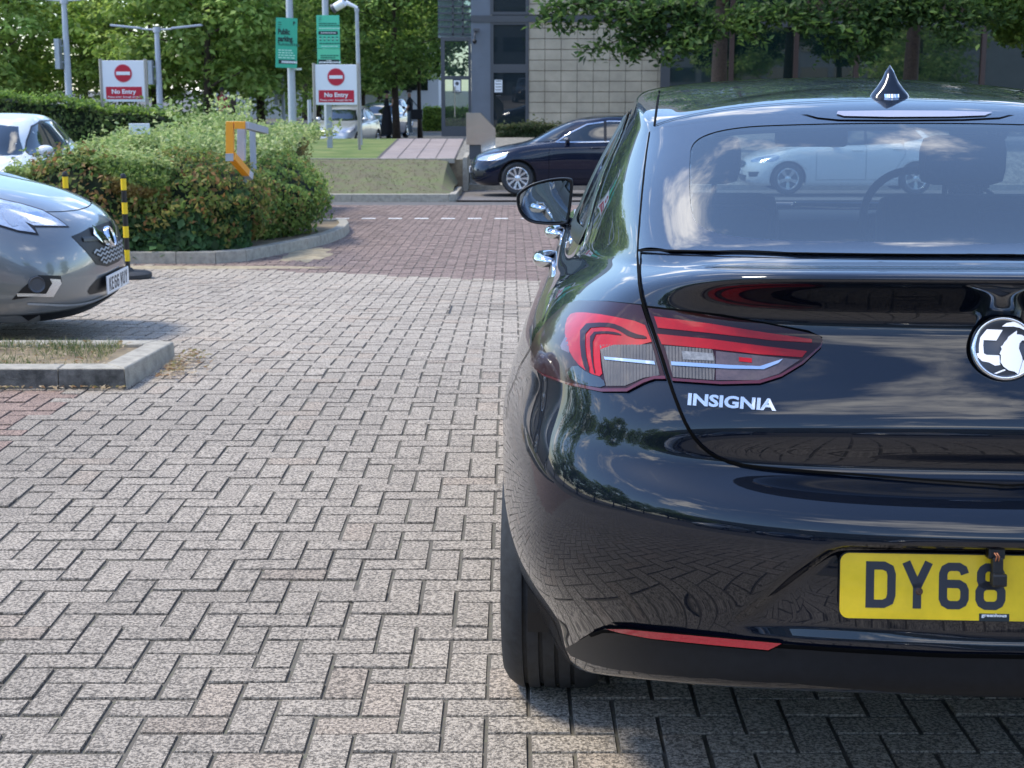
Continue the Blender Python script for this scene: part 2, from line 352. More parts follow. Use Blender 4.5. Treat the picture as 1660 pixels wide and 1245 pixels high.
# white give way dashes
mb = MB(); yd = gnd(700, 355).y
for i in range(-14, 24):
    x = -2.6 + i * .39; pts = [(x, yd - .09), (x + .2, yd - .09), (x + .2, yd + .09), (x, yd + .09)]
    mb.add([(a, b, g(b) + .0085) for a, b in pts], [(0, 1, 2, 3)])
tag(mb.build('road_marking', mat('road_white', (.82, .82, .8), rough=.8, var=.2, scale=40)), kind='structure')
# drain / access cover
a = gnd(726, 510); b = gnd(740, 497); c = gnd(850, 497); mb = MB(); fr = .012
x0, x1, y0, y1 = a.x, a.x + .62, a.y, b.y
M['iron'] = mat('iron_edge', (.05, .045, .04), rough=.7, metal=.4)
for (p, q, r_, s_) in ((x0, x1, y0, y0 + fr), (x0, x1, y1 - fr, y1), (x0, x0 + fr, y0 + fr, y1 - fr), (x1 - fr, x1, y0 + fr, y1 - fr)):
    mb.add([(p, r_, g(r_) + .0075), (q, r_, g(r_) + .0075), (q, s_, g(s_) + .0075), (p, s_, g(s_) + .0075)], [(0, 1, 2, 3)])
tag(mb.build('access_cover', M['iron']), 'rectangular iron rimmed access cover set in the buff block paving', 'access cover')
# kerbs
def kerb(name, pts, side, wd=.13, h=.11, m=None, stone=.9, zf=None, seed=1):
    """pts on the outer foot line; side=+1 body lies to the left of the run"""
    rnd = random.Random(seed); P = [Vector((a, b)) for a, b in pts]
    n = len(P); nor = []
    for i in range(n):
        d1 = (P[i] - P[i - 1]).normalized() if i else (P[1] - P[0]).normalized()
        d2 = (P[i + 1] - P[i]).normalized() if i < n - 1 else d1
        t = (d1 + d2).normalized(); nn = Vector((-t.y, t.x)); nor.append(nn * side / max(.6, nn.dot(Vector((-d1.y, d1.x)))))
    bm = bmesh.new(); zf = zf or (lambda x, y: g(y))
    for i in range(n - 1):
        Ls = (P[i + 1] - P[i]).length; k = max(1, round(Ls / stone))
        for j in range(k):
            e = .003 / Ls; t0 = j / k + e; t1 = (j + 1) / k - e; V = []
            jz = rnd.uniform(-.003, .003)
            for t in (t0, t1):
                p = P[i].lerp(P[i + 1], t); q = p + nor[i].lerp(nor[i + 1], t) * wd; z = zf(p.x, p.y)
                for (aa, zz) in ((p, z - .05), (p + (q - p) * .06, z + h + jz), (q, z + h + jz), (q, z - .05)): V.append(bm.verts.new((aa.x, aa.y, zz)))
            fs = [(0, 1, 5, 4), (1, 2, 6, 5), (2, 3, 7, 6), (0, 3, 2, 1), (4, 5, 6, 7)]
            ff = [bm.faces.new([V[a] for a in q]) for q in fs]
            ed = [ed for ed in bm.edges if set(ed.verts) in ({V[1], V[5]}, {V[1], V[2]}, {V[5], V[6]}, {V[2], V[6]})]
            bmesh.ops.bevel(bm, geom=ed, offset=.012, segments=3, affect='EDGES', profile=.6)
    bmesh.ops.recalc_face_normals(bm, faces=bm.faces[:])
    me = bpy.data.meshes.new(name); bm.to_mesh(me); bm.free()
    for mm in (m or [M['kerb']]): me.materials.append(mm)
    o = bpy.data.objects.new(name, me); col.objects.link(o); tag(o, kind='structure'); return o
def dirty_faces(o, test):
    o.data.materials.append(M['kerb_dirty'])
    for p in o.data.polygons:
        if test(p): p.material_index = 1
A = gnd(205, 632); Bk = gnd(290, 580)
IY0, IX = A.y, A.x; IY1 = 8.33
ko = kerb('kerb', [(-8, IY0), (IX - .33, IY0), (IX, IY0), (IX + .05, IY1 - .12), (IX - .06, IY1), (-8, IY1)], 1, wd=.14, h=.105)
dirty_faces(ko, lambda p: p.normal.y < -.7 and p.center.y < IY0 + .1)
sheet('island_soil', -8, IX - .10, [IY0 + .1, IY1 - .1], lambda x, y: g(y) + .075, M['soil'], nx=40)
hk = [gnd(x, y) for x, y in ((350, 428), (400, 424), (450, 414), (500, 404), (540, 393), (560, 384), (567, 376), (562, 368))]
HK = [(-9, hk[0].y), (hk[0].x - .4, hk[0].y)] + [(p.x, p.y) for p in hk] + [(-3.4, 20.4), (-9, 20.6)]
kerb('kerb', HK, 1, wd=.13, h=.12, stone=.6, seed=2)
hb = [(x + (-.08 if i > 2 else 0), y + .1) for i, (x, y) in enumerate(HK)]
t = geometry.tessellate_polygon([[Vector((x, y, 0)) for x, y in hb]])
tag(mk('planting_bed', [(x, y, g(y) + .09) for x, y in hb], [tuple(q) for q in t], M['soil'], smooth=False), kind='structure')
# loose sand drifts at the kerb foot
M['sand'] = mat('sand', (.36, .30, .20), rough=1, var=.25, scale=12, bump=.4)
for cx, cy, rx, ry, sd_ in ((-3.2, 15.0, 1.5, .16, 1), (-2.2, 16.4, .25, .9, 2)):
    rn = random.Random(sd_); mb = MB(); v = [(cx, cy, g(cy) + .02)]; n = 40
    for k in range(n):
        a = 2 * pi * k / n; rr = rn.uniform(.75, 1.15); x, y = cx + cos(a) * rx * rr, cy + sin(a) * ry * rr; v.append((x, y, g(y) + .0035))
    mb.add(v, [(0, k + 1, (k + 1) % n + 1) for k in range(n)]); tag(mb.build('sand_drift', M['sand'], smooth=True), kind='stuff')
# far verge, path, lawn
YB = gnd(640, 325).y; XR = -1.05; BT = 3.7
bankz = lambda x, y: -.72 + .1 + (.42) * min(1, max(0, (y - YB - .1) / BT))
def bank(x, y):
    n = .03 * sin(x * 3.1 + y * 2) + .02 * sin(x * 7 + 1.3 * y); return bankz(x, y) + (n if .3 < y - YB < BT - .2 else 0)
gy = g(YB)
kerb('kerb', [(XR, YB + 3.8), (XR, YB + .15), (XR - .15, YB), (-14, YB)], -1, wd=.14, h=.12, seed=4) if False else kerb('kerb', [(-14, YB), (XR - .15, YB), (XR, YB + .15), (XR, YB + 3.6)], 1, wd=.14, h=.12, seed=4)
ys = [YB + .1 + BT * i / 16 for i in range(17)]
bankz0 = lambda y: (gy + .1) + (-.22 - gy - .1) * min(1, (y - YB - .1) / BT)
bank = lambda x, y: (gy + .1) + (bankz0(y) - gy - .1) * min(1, max(0, (XR - .12 - x) / .22)) ** .6 + (.03 * sin(x * 3.1 + y * 2) + .02 * sin(x * 7 + 1.3 * y)) * sin(pi * min(1, (y - YB) / BT))
sheet('dry_grass_bank', -14, XR - .1, ys, bank, M['dry'], nx=60)
YP = YB + .1 + BT; YG0 = YB + 5.9
PZ = -.22
L0 = at(612, 262, YP); L1 = at(646, 219, 44); Rr0 = at(737, 262, YP); Rr1 = at(752, 219, 44)
def quad(name, p, m, z=PZ, off=0):
    return tag(mk(name, [(a, b, z + off) for a, b in p], [(0, 1, 2, 3)], m, smooth=False), kind='structure')
mb = MB(); mb.box(((XR - 14) / 2, (YP + YG0) / 2, -.57), (XR + 14, YG0 - YP - .02, .66)); tag(mb.build('bank_core', M['soil']), kind='structure')
quad('lawn', [(-14, YP), (L0.x, YP), (L1.x, 44), (-14, 44)], M['lawn'])
quad('footpath', [(L0.x, YP), (Rr0.x, YP), (Rr1.x, 44), (L1.x, 44)], M['slab'])
mb = MB()
mb.box((0.5 * (L0.x - 14), YP - .03, PZ - .04), (L0.x + 14, .08, .1)); mb.box(((L0.x + Rr0.x) / 2, YP - .035, PZ - .04), (Rr0.x - L0.x, .09, .1))
mb.build('path_edging', M['kerb']); tag(bpy.data.objects['path_edging'], kind='structure')
mb = MB()
for i in range(0, 5):
    k = i / 4; a = Vector((L0.x + (Rr0.x - L0.x) * k, YP)); b = Vector((L1.x + (Rr1.x - L1.x) * k, 44)); e = .035 if i == 0 else .012
    mb.add([(a.x - e, a.y, PZ + .004), (a.x + e, a.y, PZ + .004), (b.x + e, b.y, PZ + .004), (b.x - e, b.y, PZ + .004)], [(0, 1, 2, 3)])
for y in (33.2, 36.0, 38.9, 41.6):
    k = (y - YP) / (44 - YP); xa = L0.x + (L1.x - L0.x) * k; xb = Rr0.x + (Rr1.x - Rr0.x) * k
    mb.add([(xa + .06, y, PZ + .005), (xb, y, PZ + .005), (xb, y + .02, PZ + .005), (xa + .06, y + .02, PZ + .005)], [(0, 1, 2, 3)])
tag(mb.build('path_joints', mat('path_joint', (.09, .08, .08), rough=1)), kind='structure')
M['gravel'] = mat('gravel', (.30, .28, .24), rough=1, c2=(.14, .13, .11), scale=9, lo=.42, hi=.58, bump=1, bscale=14)
YG = YB + 5.9
quad('gravel_strip', [(XR + .1, YG), (14, YG), (14, 49.3), (Rr1.x, 49.3)], M['gravel'], off=-.012); quad('gravel_edge', [(Rr0.x, YP), (XR + .1, YP), (XR + .1, YG), (Rr1.x, 49.3)], M['gravel'], off=-.016)
sheet('gravel_slope', XR + .12, 14, [YB + 4.72, YB + 5.0, YB + 5.4, YG], lambda x, y: g(y) + .12 + (PZ - .012 - g(y) - .12) * (y - YB - 4.72) / (YG - YB - 4.72), M['gravel'], nx=20)
mb = MB(); mb.box((XR + .05, (YP + YG) / 2, -.55), (.1, YG - YP, .72), bev=.01); tag(mb.build('kerb', M['kerb']), kind='structure')
sheet('parking_bay', XR, 14, [YB + .02, YB + 4.6], lambda x, y: g(y) + .004, mat('bay_paver', (.16, .145, .135), rough=.95, var=.2, scale=8, bump=.3))
mb = MB(); mb.box((6.5, YB + 4.65, g(YB + 4.6) + .0), (15.2, .14, .26), bev=.012); tag(mb.build('kerb', M['kerb']), kind='structure')

# ------------------------------------------------------------------ foliage
def leafmesh(name, P, Nn, size, colors, parent=None, m=None, asp=.55, seed=0, kindf=None):
    """P (n,3) positions, Nn (n,3) preferred normals; kite shaped folded leaves"""
    rng = np.random.default_rng(seed); n = len(P)
    nn = Nn + rng.normal(0, .55, (n, 3)); nn /= np.linalg.norm(nn, axis=1)[:, None] + 1e-9
    t = rng.normal(0, 1, (n, 3)); t -= (t * nn).sum(1)[:, None] * nn; t /= np.linalg.norm(t, axis=1)[:, None] + 1e-9
    b = np.cross(nn, t); s = (size * rng.uniform(.6, 1.3, n))[:, None]
    p0 = P - t * s * .5; p1 = P + b * s * asp * .5 + nn * s * .08 - t * s * .05; p2 = P + t * s * .5 - nn * s * .08; p3 = P - b * s * asp * .5 + nn * s * .08 - t * s * .05
    V = np.stack([p0, p1, p2, p3], 1).reshape(-1, 3); Fc = np.arange(n * 4).reshape(-1, 4)
    Fc = np.stack([Fc[:, [0, 1, 2]], Fc[:, [0, 2, 3]]], 1).reshape(-1, 3)
    me = bpy.data.meshes.new(name); me.vertices.add(len(V)); me.vertices.foreach_set('co', V.ravel())
    me.loops.add(Fc.size); me.loops.foreach_set('vertex_index', Fc.ravel().astype(np.int32)); me.polygons.add(len(Fc))
    me.polygons.foreach_set('loop_start', np.arange(0, Fc.size, 3, dtype=np.int32)); me.update(calc_edges=True)
    me.materials.append(m or M['leaf']); a = me.color_attributes.new('Col', 'FLOAT_COLOR', 'POINT')
    cc = np.repeat(np.concatenate([np.clip(colors, 0, 1), np.ones((n, 1))], 1), 4, 0); a.data.foreach_set('color', cc.astype(np.float32).ravel())
    o = bpy.data.objects.new(name, me); col.objects.link(o)
    if parent: o.parent = parent
    return o
def mixc(rng, n, pal, wts):
    idx = rng.choice(len(pal), n, p=np.array(wts) / sum(wts)); c = np.array(pal)[idx]; return c * rng.uniform(.75, 1.25, (n, 1))
def smoothn(x, y, s=1.0, seed=0):
    r = np.random.default_rng(seed); v = np.zeros_like(x)
    for k in range(6):
        a, b, c = r.uniform(.5, 3.5), r.uniform(.5, 3.5), r.uniform(0, 6); v = v + np.sin(x * a * s + c) * np.cos(y * b * s + c * 2)
    return v / 3
def crown(name, R3, n, leaf, pal, wts, seed, parent=None, clumps=70, zc=0, droop=.2):
    rng = np.random.default_rng(seed); cl = rng.normal(0, 1, (clumps, 3)); cl /= np.linalg.norm(cl, axis=1)[:, None]
    cl *= (rng.uniform(.25, 1, (clumps, 1)) ** .45); cl *= np.array(R3) * .86
    rad = rng.uniform(.16, .34, clumps) * np.mean(R3); tone = rng.uniform(.7, 1.3, clumps)
    idx = rng.integers(0, clumps, n); d = rng.normal(0, 1, (n, 3)); d /= np.linalg.norm(d, axis=1)[:, None]
    rr = rng.uniform(.45, 1, (n, 1)) ** .6; off = d * rr * rad[idx][:, None]; off[:, 2] *= .55; off[:, 2] -= droop * (off[:, 0] ** 2 + off[:, 1] ** 2) / rad[idx]
    P = cl[idx] + off; P[:, 2] += zc; nn = d * .6 + np.array([0, 0, .9])
    c = mixc(rng, n, pal, wts) * tone[idx][:, None]
    return leafmesh(name, P, nn, leaf, c, parent, seed=seed)
def tree(label, loc, H, R3, trunk_r, base, n, leaf, pal, wts, seed, group=None, clumps=70, name='tree', share=None, limbs=7):
    rt = empty(name, loc); tag(rt, label, 'tree', group); rnd = random.Random(seed)
    zc = H - R3[2]; mb = MB(); pts = []; rs = []
    for i in range(9):
        k = i / 8; pts.append((.12 * sin(k * 4 + seed) * k, .1 * cos(k * 3 + seed) * k, k * (H - R3[2] * .5))); rs.append(trunk_r * (1.25 - .2 * min(1, k * 8) - .9 * k) + .02)
    mb.tube(pts, rs, 12)
    for i in range(limbs):
        a = i * 2.4 + seed; z0 = base + (H - base) * (.05 + .6 * i / limbs); k = z0 / (H - R3[2] * .5); r0 = trunk_r * max(.2, .6 - .5 * k)
        ex = Vector((cos(a) * R3[0] * .75, sin(a) * R3[1] * .75, rnd.uniform(.3, 1) * R3[2] * .5)); s = Vector((0, 0, z0))
        mb.tube([s, s + ex * .35 + Vector((0, 0, .1)), s + ex * .7 + Vector((0, 0, -.02)), s + ex], [r0, r0 * .7, r0 * .4, .012], 7)
    mb.build('trunk', M['bark'], rt, smooth=True)
    if share: c = bpy.data.objects.new('crown', share); col.objects.link(c); c.parent = rt
    else: c = crown('crown', R3, n, leaf, pal, wts, seed, rt, clumps=clumps, zc=zc)
    return rt, c
LIGHT = [(.42, .54, .12), (.32, .45, .09), (.50, .62, .18), (.18, .28, .07)]
MID = [(.32, .46, .11), (.40, .54, .15), (.2, .31, .08), (.48, .58, .18)]
DEEP = [(.10, .18, .045), (.14, .24, .055), (.06, .115, .03), (.2, .31, .07)]
# distant trees, left
specs = [(40, 62, 0, 9.5), (150, 66, 1, 10), (262, 60, 0, 9), (345, 57, 2, 9.0), (430, 62, 1, 9.5), (520, 70, 2, 9.5), (-60, 58, 1, 9.5), (590, 76, 0, 9.5), (210, 80, 2, 12), (90, 82, 0, 12), (385, 84, 1, 12.5), (300, 90, 2, 13), (500, 92, 0, 12.5), (0, 90, 1, 13), (620, 95, 2, 12)]
protos = {}
words = ['pale green leafy tree', 'mid green leafy tree', 'dark green broad tree']
where = ['behind the left hedge below the lamp post', 'right behind the left no entry sign', 'behind the second lamp post', 'with bare dark trunk right of the left sign', 'behind the public parking sign', 'behind the right no entry sign',
         'beyond the white car at the left edge', 'behind the silver car', 'far off between the two lamp posts', 'far off behind the nearest lamp post', 'far off above the person in red', 'far off right of the second lamp post', 'far off between the two green signs', 'far off at the top left corner', 'far off above the parked blue car']
for i, (px, Y, k, H) in enumerate(specs):
    if i in (8, 9, 11, 13): continue
    X = (px - 830) / F * Y; z = g(Y)
    pal = [LIGHT, MID, [(.25, .38, .09), (.32, .46, .11), (.15, .25, .06), (.40, .52, .15)]][k]; R3 = (4.0, 3.6, H * .47)
    key = (k, H > 11)
    if key in protos:
        rt, c = tree(words[k] + ' ' + where[i], (X, Y, z), H, R3, .16, 1.6, 0, 0, None, None, i, 'trees beyond the car park hedge', share=protos[key][0]); s = H / protos[key][1]
        c.scale = (1, 1, s); c.rotation_euler = (0, 0, i * 1.3)
    else:
        rt, c = tree(words[k] + ' ' + where[i], (X, Y, z), H, R3, 0.16, 1.6, 9500, .29, pal, [3, 3, 2, 2], 40 + i, 'trees beyond the car park hedge', clumps=90); protos[key] = (c.data, H)
# mid tree with trunk at px 645
X = (645 - 830) / F * 58
tree('dark green tree with slim straight trunk beside the two standing people', (X, 58, g(58)), 8.6, (4.0, 3.4, 3.6), .13, 2.4, 17000, .22, [(.15, .26, .06), (.21, .34, .075), (.09, .16, .04), (.28, .40, .10)], [3, 3, 2, 1.5], 91, clumps=130)
X = (683 - 830) / F * 64
tree('thin young tree with light green crown left of the glass door', (X, 64, g(64)), 6.5, (2.2, 2.2, 2.2), .08, 2.6, 7000, .2, LIGHT, [3, 3, 2, 1], 92)
# trees in front of the dark glazing
for px, Y, H, lab, sd_, tr in ((1160, 41, 9.6, 'broadleaf tree with brown trunk left of the dark glazing, branches over the tiled wall', 93, .22), (1463, 40.5, 9.8, 'tall shade tree with thick dark trunk directly behind the black car roof antenna', 94, .2)):
    X = (px - 830) / F * Y
    tree(lab, (X, Y, PZ), H, (4.3, 3.8, 3.1), tr, 3.2, 26000, .17, DEEP, [3, 3, 2, 1.2], sd_, clumps=120, limbs=9)
def branchy(parent, spans, n, leaf, pal, seed):
    rng = np.random.default_rng(seed); P = []
    for (a, b, r) in spans:
        m = int(n); t = rng.random((m, 1)); p = np.array(a)[None] * (1 - t) + np.array(b)[None] * t
        p[:, 2] -= .35 * (t[:, 0] ** 2) * .3; P.append(p + rng.normal(0, r, (m, 3)) * np.array([1, 1, .7]))
    P = np.concatenate(P); c = mixc(rng, len(P), pal, [3, 3, 2, 1]); return leafmesh('foliage', P, np.tile([0, -.2, .8], (len(P), 1)), leaf, c, parent, asp=.5, seed=seed)
t1 = [o for o in bpy.data.objects if o.get('label', '').startswith('broadleaf tree')][0]
sp = []
for (xa, ya, xb, yb) in ((1130, 20, 905, 40), (1130, 40, 940, 78), (1130, 30, 1080, 92), (1060, 0, 880, 8), (1080, 60, 1010, 82), (1130, 10, 960, 14), (1100, 30, 1000, 50), (1190, 20, 1230, 60), (1200, 10, 1330, 40), (1250, 10, 1400, 60), (1130, 5, 1000, 25), (1150, 30, 1085, 70), (1000, -10, 870, 25), (1180, 40, 1250, 20), (1160, 50, 1120, 75)):
    a = at(xa, ya, 37.5) - t1.location; b = at(xb, yb, 36.5) - t1.location; sp.append((tuple(a), tuple(b), .17))
branchy(t1, sp, 300, .21, [(.06, .12, .03), (.09, .165, .04), (.035, .075, .02), (.13, .22, .05)], 5)
t2 = [o for o in bpy.data.objects if o.get('label', '').startswith('tall shade tree')][0]; sp2 = []
for (xa, ya, xb, yb) in ((1463, 10, 1300, 30), (1463, 30, 1340, 85), (1463, 0, 1400, 95), (1463, 20, 1600, 30), (1463, 5, 1560, 60), (1463, -10, 1250, 10), (1463, 10, 1350, 55), (1463, 0, 1640, 15)):
    sp2.append((tuple(at(xa, ya, 37.5) - t2.location), tuple(at(xb, yb, 36.8) - t2.location), .2))
branchy(t2, sp2, 420, .20, [(.05, .10, .028), (.075, .14, .035), (.03, .065, .018), (.12, .2, .05)], 6)
mb = MB()
for a, b, r_ in sp:
    a, b = Vector(a), Vector(b); mb.tube([a, a.lerp(b, .5) + Vector((0, 0, .05)), b - Vector((0, 0, .1))], [.035, .02, .006], 5)
mb.build('branch', M['bark'], t1, smooth=True)
X = (1665 - 830) / F * 38
tree('light green leafy tree at the right edge above the black car roof', (X, 38, PZ), 6.3, (2.0, 2.0, 2.3), .12, 2.0, 14000, .17, [(.12, .2, .035), (.17, .27, .045), (.07, .13, .02), (.22, .31, .06)], [3, 3, 2, 2], 96, clumps=60)
# trees mirrored in the glazing and paint
for i, (x, y, H, k) in enumerate([(16, -14, 9, 1), (24, 2, 9, 2), (22, 14, 8, 1)]):
    lab = ['right behind the camera mirrored in the dark windows', 'standing right of the black car', 'standing right of the far parking bays'][i]
    rt, c = tree(words[k] + ' ' + lab, (x, y, g(y)), H, (4, 3.6, H * .43), .17, 1.8, 0, 0, None, None, 60 + i, share=protos[(k, False)][0]); c.scale = (1, 1, H / protos[(k, False)][1]); c.rotation_euler = (0, 0, i)
for i in range(11):
    x, y, H, k = -21 - 2 * sin(i * 1.7), -30 + i * 4.4, 6.5 + 1.4 * sin(i * 2.3), i % 3
    rt, c = tree('tree in the belt along the left edge of the car park', (x, y, g(y)), H, (4, 3.6, H * .43), .15, 1.6, 0, 0, None, None, 80 + i, 'trees along the left edge of the car park', share=protos[(k, False)][0]); c.scale = (1, 1, H / protos[(k, False)][1]); c.rotation_euler = (0, 0, i * 1.1)
# ------------------------------------------------------------------ hedges
def hedge(label, x0, x1, y0, y1, zb, top, n_face, n_top, leaf, palf, wf, palt, wt, seed, bump=.10, name='hedge', round_=.25, facey=1, kind=None, name_rust=False):
    rt = empty(name, ((x0 + x1) / 2, (y0 + y1) / 2, zb)); tag(rt, label, 'hedge', kind=kind); o3 = np.array(rt.location); rng = np.random.default_rng(seed)
    P = []; Nn = []; C = []
    def topz(x, y): return top(x, y)
    # front face
    x = rng.uniform(x0, x1, n_face); u = rng.random(n_face); y = y0 + smoothn(x, u * 2, 1.6, seed) * bump; T_ = topz(x, y * 0 + y0)
    z = zb + (T_ - zb) * u; y = y + round_ * np.clip(u - .7, 0, 1) ** 2 * 8 * .5 + rng.exponential(.05, n_face) - .04
    P.append(np.stack([x, y, z], 1)); Nn.append(np.tile([0, -1, .35], (n_face, 1)))
    cf = mixc(rng, n_face, palf, wf); patch = smoothn(x, z * 3, 2.2, seed + 9)
    C.append((cf, x, u, patch))
    # right face
    m = int(n_face * .35); y = rng.uniform(y0, y1, m); u = rng.random(m); xx = x1 + smoothn(y, u * 2, 1.6, seed + 1) * bump + .05 - rng.exponential(.05, m); T2 = topz(xx, y); z = zb + (T2 - zb) * u
    P.append(np.stack([xx, y, z], 1)); Nn.append(np.tile([1, -.2, .35], (m, 1))); C.append((mixc(rng, m, palf, wf), xx, u, smoothn(y, z * 3, 2.2, seed)))
    # left face
    m = int(n_face * .2); y = rng.uniform(y0, y1, m); u = rng.random(m); xx = x0 + smoothn(y, u * 2, 1.6, seed + 1) * bump; z = zb + (topz(xx, y) - zb) * u
    P.append(np.stack([xx, y, z], 1)); Nn.append(np.tile([-1, -.2, .35], (m, 1))); C.append((mixc(rng, m, palf, wf), xx, u, smoothn(y, z * 3, 2.2, seed)))
    # top
    x = rng.uniform(x0, x1, n_top); y = y0 + (y1 - y0) * rng.random(n_top) ** 1.2; z = topz(x, y) + smoothn(x, y, 2.5, seed + 3) * bump * .7 + rng.exponential(.035, n_top) - .05
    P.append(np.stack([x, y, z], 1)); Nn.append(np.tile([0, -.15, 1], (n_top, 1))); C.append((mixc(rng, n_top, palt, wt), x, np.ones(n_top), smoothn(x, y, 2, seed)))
    P = np.concatenate(P) - o3; Nn = np.concatenate(Nn)
    if name_rust: cc = np.concatenate([c[0] * (1 - k_[:, None]) + np.array([.40, .22, .085]) * k_[:, None] for c, k_ in [(c, np.clip(c[3] * 1.6 + .05, 0, .62) * (c[2] > .28) * (c[2] < 1)) for c in C]])
    else: cc = np.concatenate([c[0] for c in C])
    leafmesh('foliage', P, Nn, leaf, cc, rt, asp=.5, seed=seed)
    # dark twiggy body inside
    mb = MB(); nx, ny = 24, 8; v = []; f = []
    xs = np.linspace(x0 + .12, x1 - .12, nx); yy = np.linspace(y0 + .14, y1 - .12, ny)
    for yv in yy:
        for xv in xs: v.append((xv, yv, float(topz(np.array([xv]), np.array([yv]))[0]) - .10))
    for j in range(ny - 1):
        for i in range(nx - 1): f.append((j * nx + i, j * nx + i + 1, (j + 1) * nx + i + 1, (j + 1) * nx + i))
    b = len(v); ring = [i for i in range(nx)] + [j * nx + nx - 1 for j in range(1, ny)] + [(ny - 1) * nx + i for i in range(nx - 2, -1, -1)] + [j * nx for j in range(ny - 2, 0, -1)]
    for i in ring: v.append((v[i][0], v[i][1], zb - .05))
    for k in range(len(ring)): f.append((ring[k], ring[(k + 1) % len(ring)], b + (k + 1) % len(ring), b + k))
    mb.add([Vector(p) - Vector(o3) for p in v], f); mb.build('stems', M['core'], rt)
    return rt
RUSTY = [(.22, .28, .07), (.13, .22, .05), (.33, .18, .07), (.32, .30, .09), (.07, .12, .035), (.42, .27, .12)]
IVY = [(.07, .15, .05), (.10, .21, .08), (.04, .08, .03)]
YEL = [(.33, .43, .14), (.44, .52, .19), (.21, .31, .09), (.52, .57, .27)]
hy0 = HK[0][1] + .22
def htop(x, y):
    base = np.interp(y, [15.2, 16.6, 19, 22, 27], [.66, .70, .70, .68, .62]); return base - .20 * np.clip((-4.45 - x) / .6, 0, 1) + .05 * np.sin(x * 2.1) + .03 * np.sin(x * 5 + y) + .05 * np.sin(y * 1.7 + x) + .04 * np.sin(x * 3.3 - y * 2.3)
XH = (535 - 830) / F * 16.9
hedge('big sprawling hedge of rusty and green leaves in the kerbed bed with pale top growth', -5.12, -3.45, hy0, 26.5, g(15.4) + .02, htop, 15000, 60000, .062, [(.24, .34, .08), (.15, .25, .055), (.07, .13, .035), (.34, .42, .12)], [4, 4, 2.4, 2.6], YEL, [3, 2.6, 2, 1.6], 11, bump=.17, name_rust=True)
hd = [o for o in bpy.data.objects if o.name == 'hedge'][0]
def addmass(parent, cx, cy, zb, rx, ry, rz, n, leaf, pal, wts, seed):
    rng = np.random.default_rng(seed); d = rng.normal(0, 1, (n, 3)); d /= np.linalg.norm(d, axis=1)[:, None]; k = 1 + .19 * smoothn(d[:, 0] * 4, d[:, 1] * 4 + d[:, 2] * 3, 1.5, seed); rr = (k * rng.uniform(.86, 1.03, n))[:, None]
    P = d * rr * np.array([rx, ry, rz * .55]) + np.array([cx, cy, zb + rz * .47]) - np.array(parent.location); kp = P[:, 2] + parent.location.z > zb; P, d = P[kp], d[kp]; n = len(P)
    leafmesh('foliage', P, d, leaf * .8, mixc(rng, n, pal, wts), parent, asp=.5, seed=seed)
    mb = MB(); prof = [(.86 * cos(a), .86 * sin(a)) for a in [-pi / 2 + i * pi / 16 for i in range(17)]]
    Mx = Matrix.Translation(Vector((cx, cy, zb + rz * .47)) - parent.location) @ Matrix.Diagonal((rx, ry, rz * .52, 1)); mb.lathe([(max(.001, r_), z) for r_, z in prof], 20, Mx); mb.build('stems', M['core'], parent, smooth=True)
for i, (cx, cy, rx, ry, rz, n, pal, wt) in enumerate([(-3.45, 16.45, .88, 1.0, 1.02, 11000, RUSTY[:5], [4, 3, 1.4, 3, 1.5]), (-3.05, 18.1, .86, 1.25, 1.0, 12000, [(.2, .3, .07), (.11, .19, .05), (.33, .27, .09), (.28, .40, .10)], [3, 2, 1, 2]),
                                     (-3.7, 21.0, 1.1, 1.8, 1.04, 12000, YEL, [3, 2, 2, 1]), (-4.45, 15.85, .68, .5, 1.06, 4500, RUSTY, [3, 4, 3, 3, 3, 1])]):
    addmass(hd, cx, cy, g(cy) + .05, rx, ry, rz, n, .085, pal, wt, 70 + i)
# ivy skirt along the front foot
rng = np.random.default_rng(4); n = 7500; x = rng.uniform(-5.0, -2.75, n); u = rng.random(n) ** 1.1; cy = hy0 + np.clip(x + 3.2, 0, 1) * 1.2
P = np.stack([x, cy - .10 + .12 * u + rng.normal(0, .04, n), g(15.4) + .05 + .52 * u * (1 - .25 * np.sin(x * 3))], 1) - np.array(hd.location)
leafmesh('ivy', P, np.tile([0, -1, .5], (n, 1)), .10, mixc(rng, n, IVY, [3, 2, 2]), hd, asp=.8, seed=8)
# wispy tall shoots on top
mb = MB(); rng = np.random.default_rng(12); PP = []; 
for i in range(420):
    x = rng.uniform(-4.9, -2.7); y = rng.uniform(17, 24); z0 = .60; h = rng.uniform(.08, .26) * (2.6 if abs(x + 4.15) < .3 and y > 19 else 1)
    tip = np.array([x + rng.normal(0, .06), y, z0 + h]); m = 16; t = rng.random((m, 1)); PP.append(np.array([x, y, z0])[None] * (1 - t) + tip[None] * t + rng.normal(0, .025, (m, 3)))
PP = np.concatenate(PP) - np.array(hd.location); leafmesh('shoots', PP, np.tile([0, -.4, .6], (len(PP), 1)), .07, mixc(rng, len(PP), YEL, [2, 3, 1, 2]), hd, seed=5)
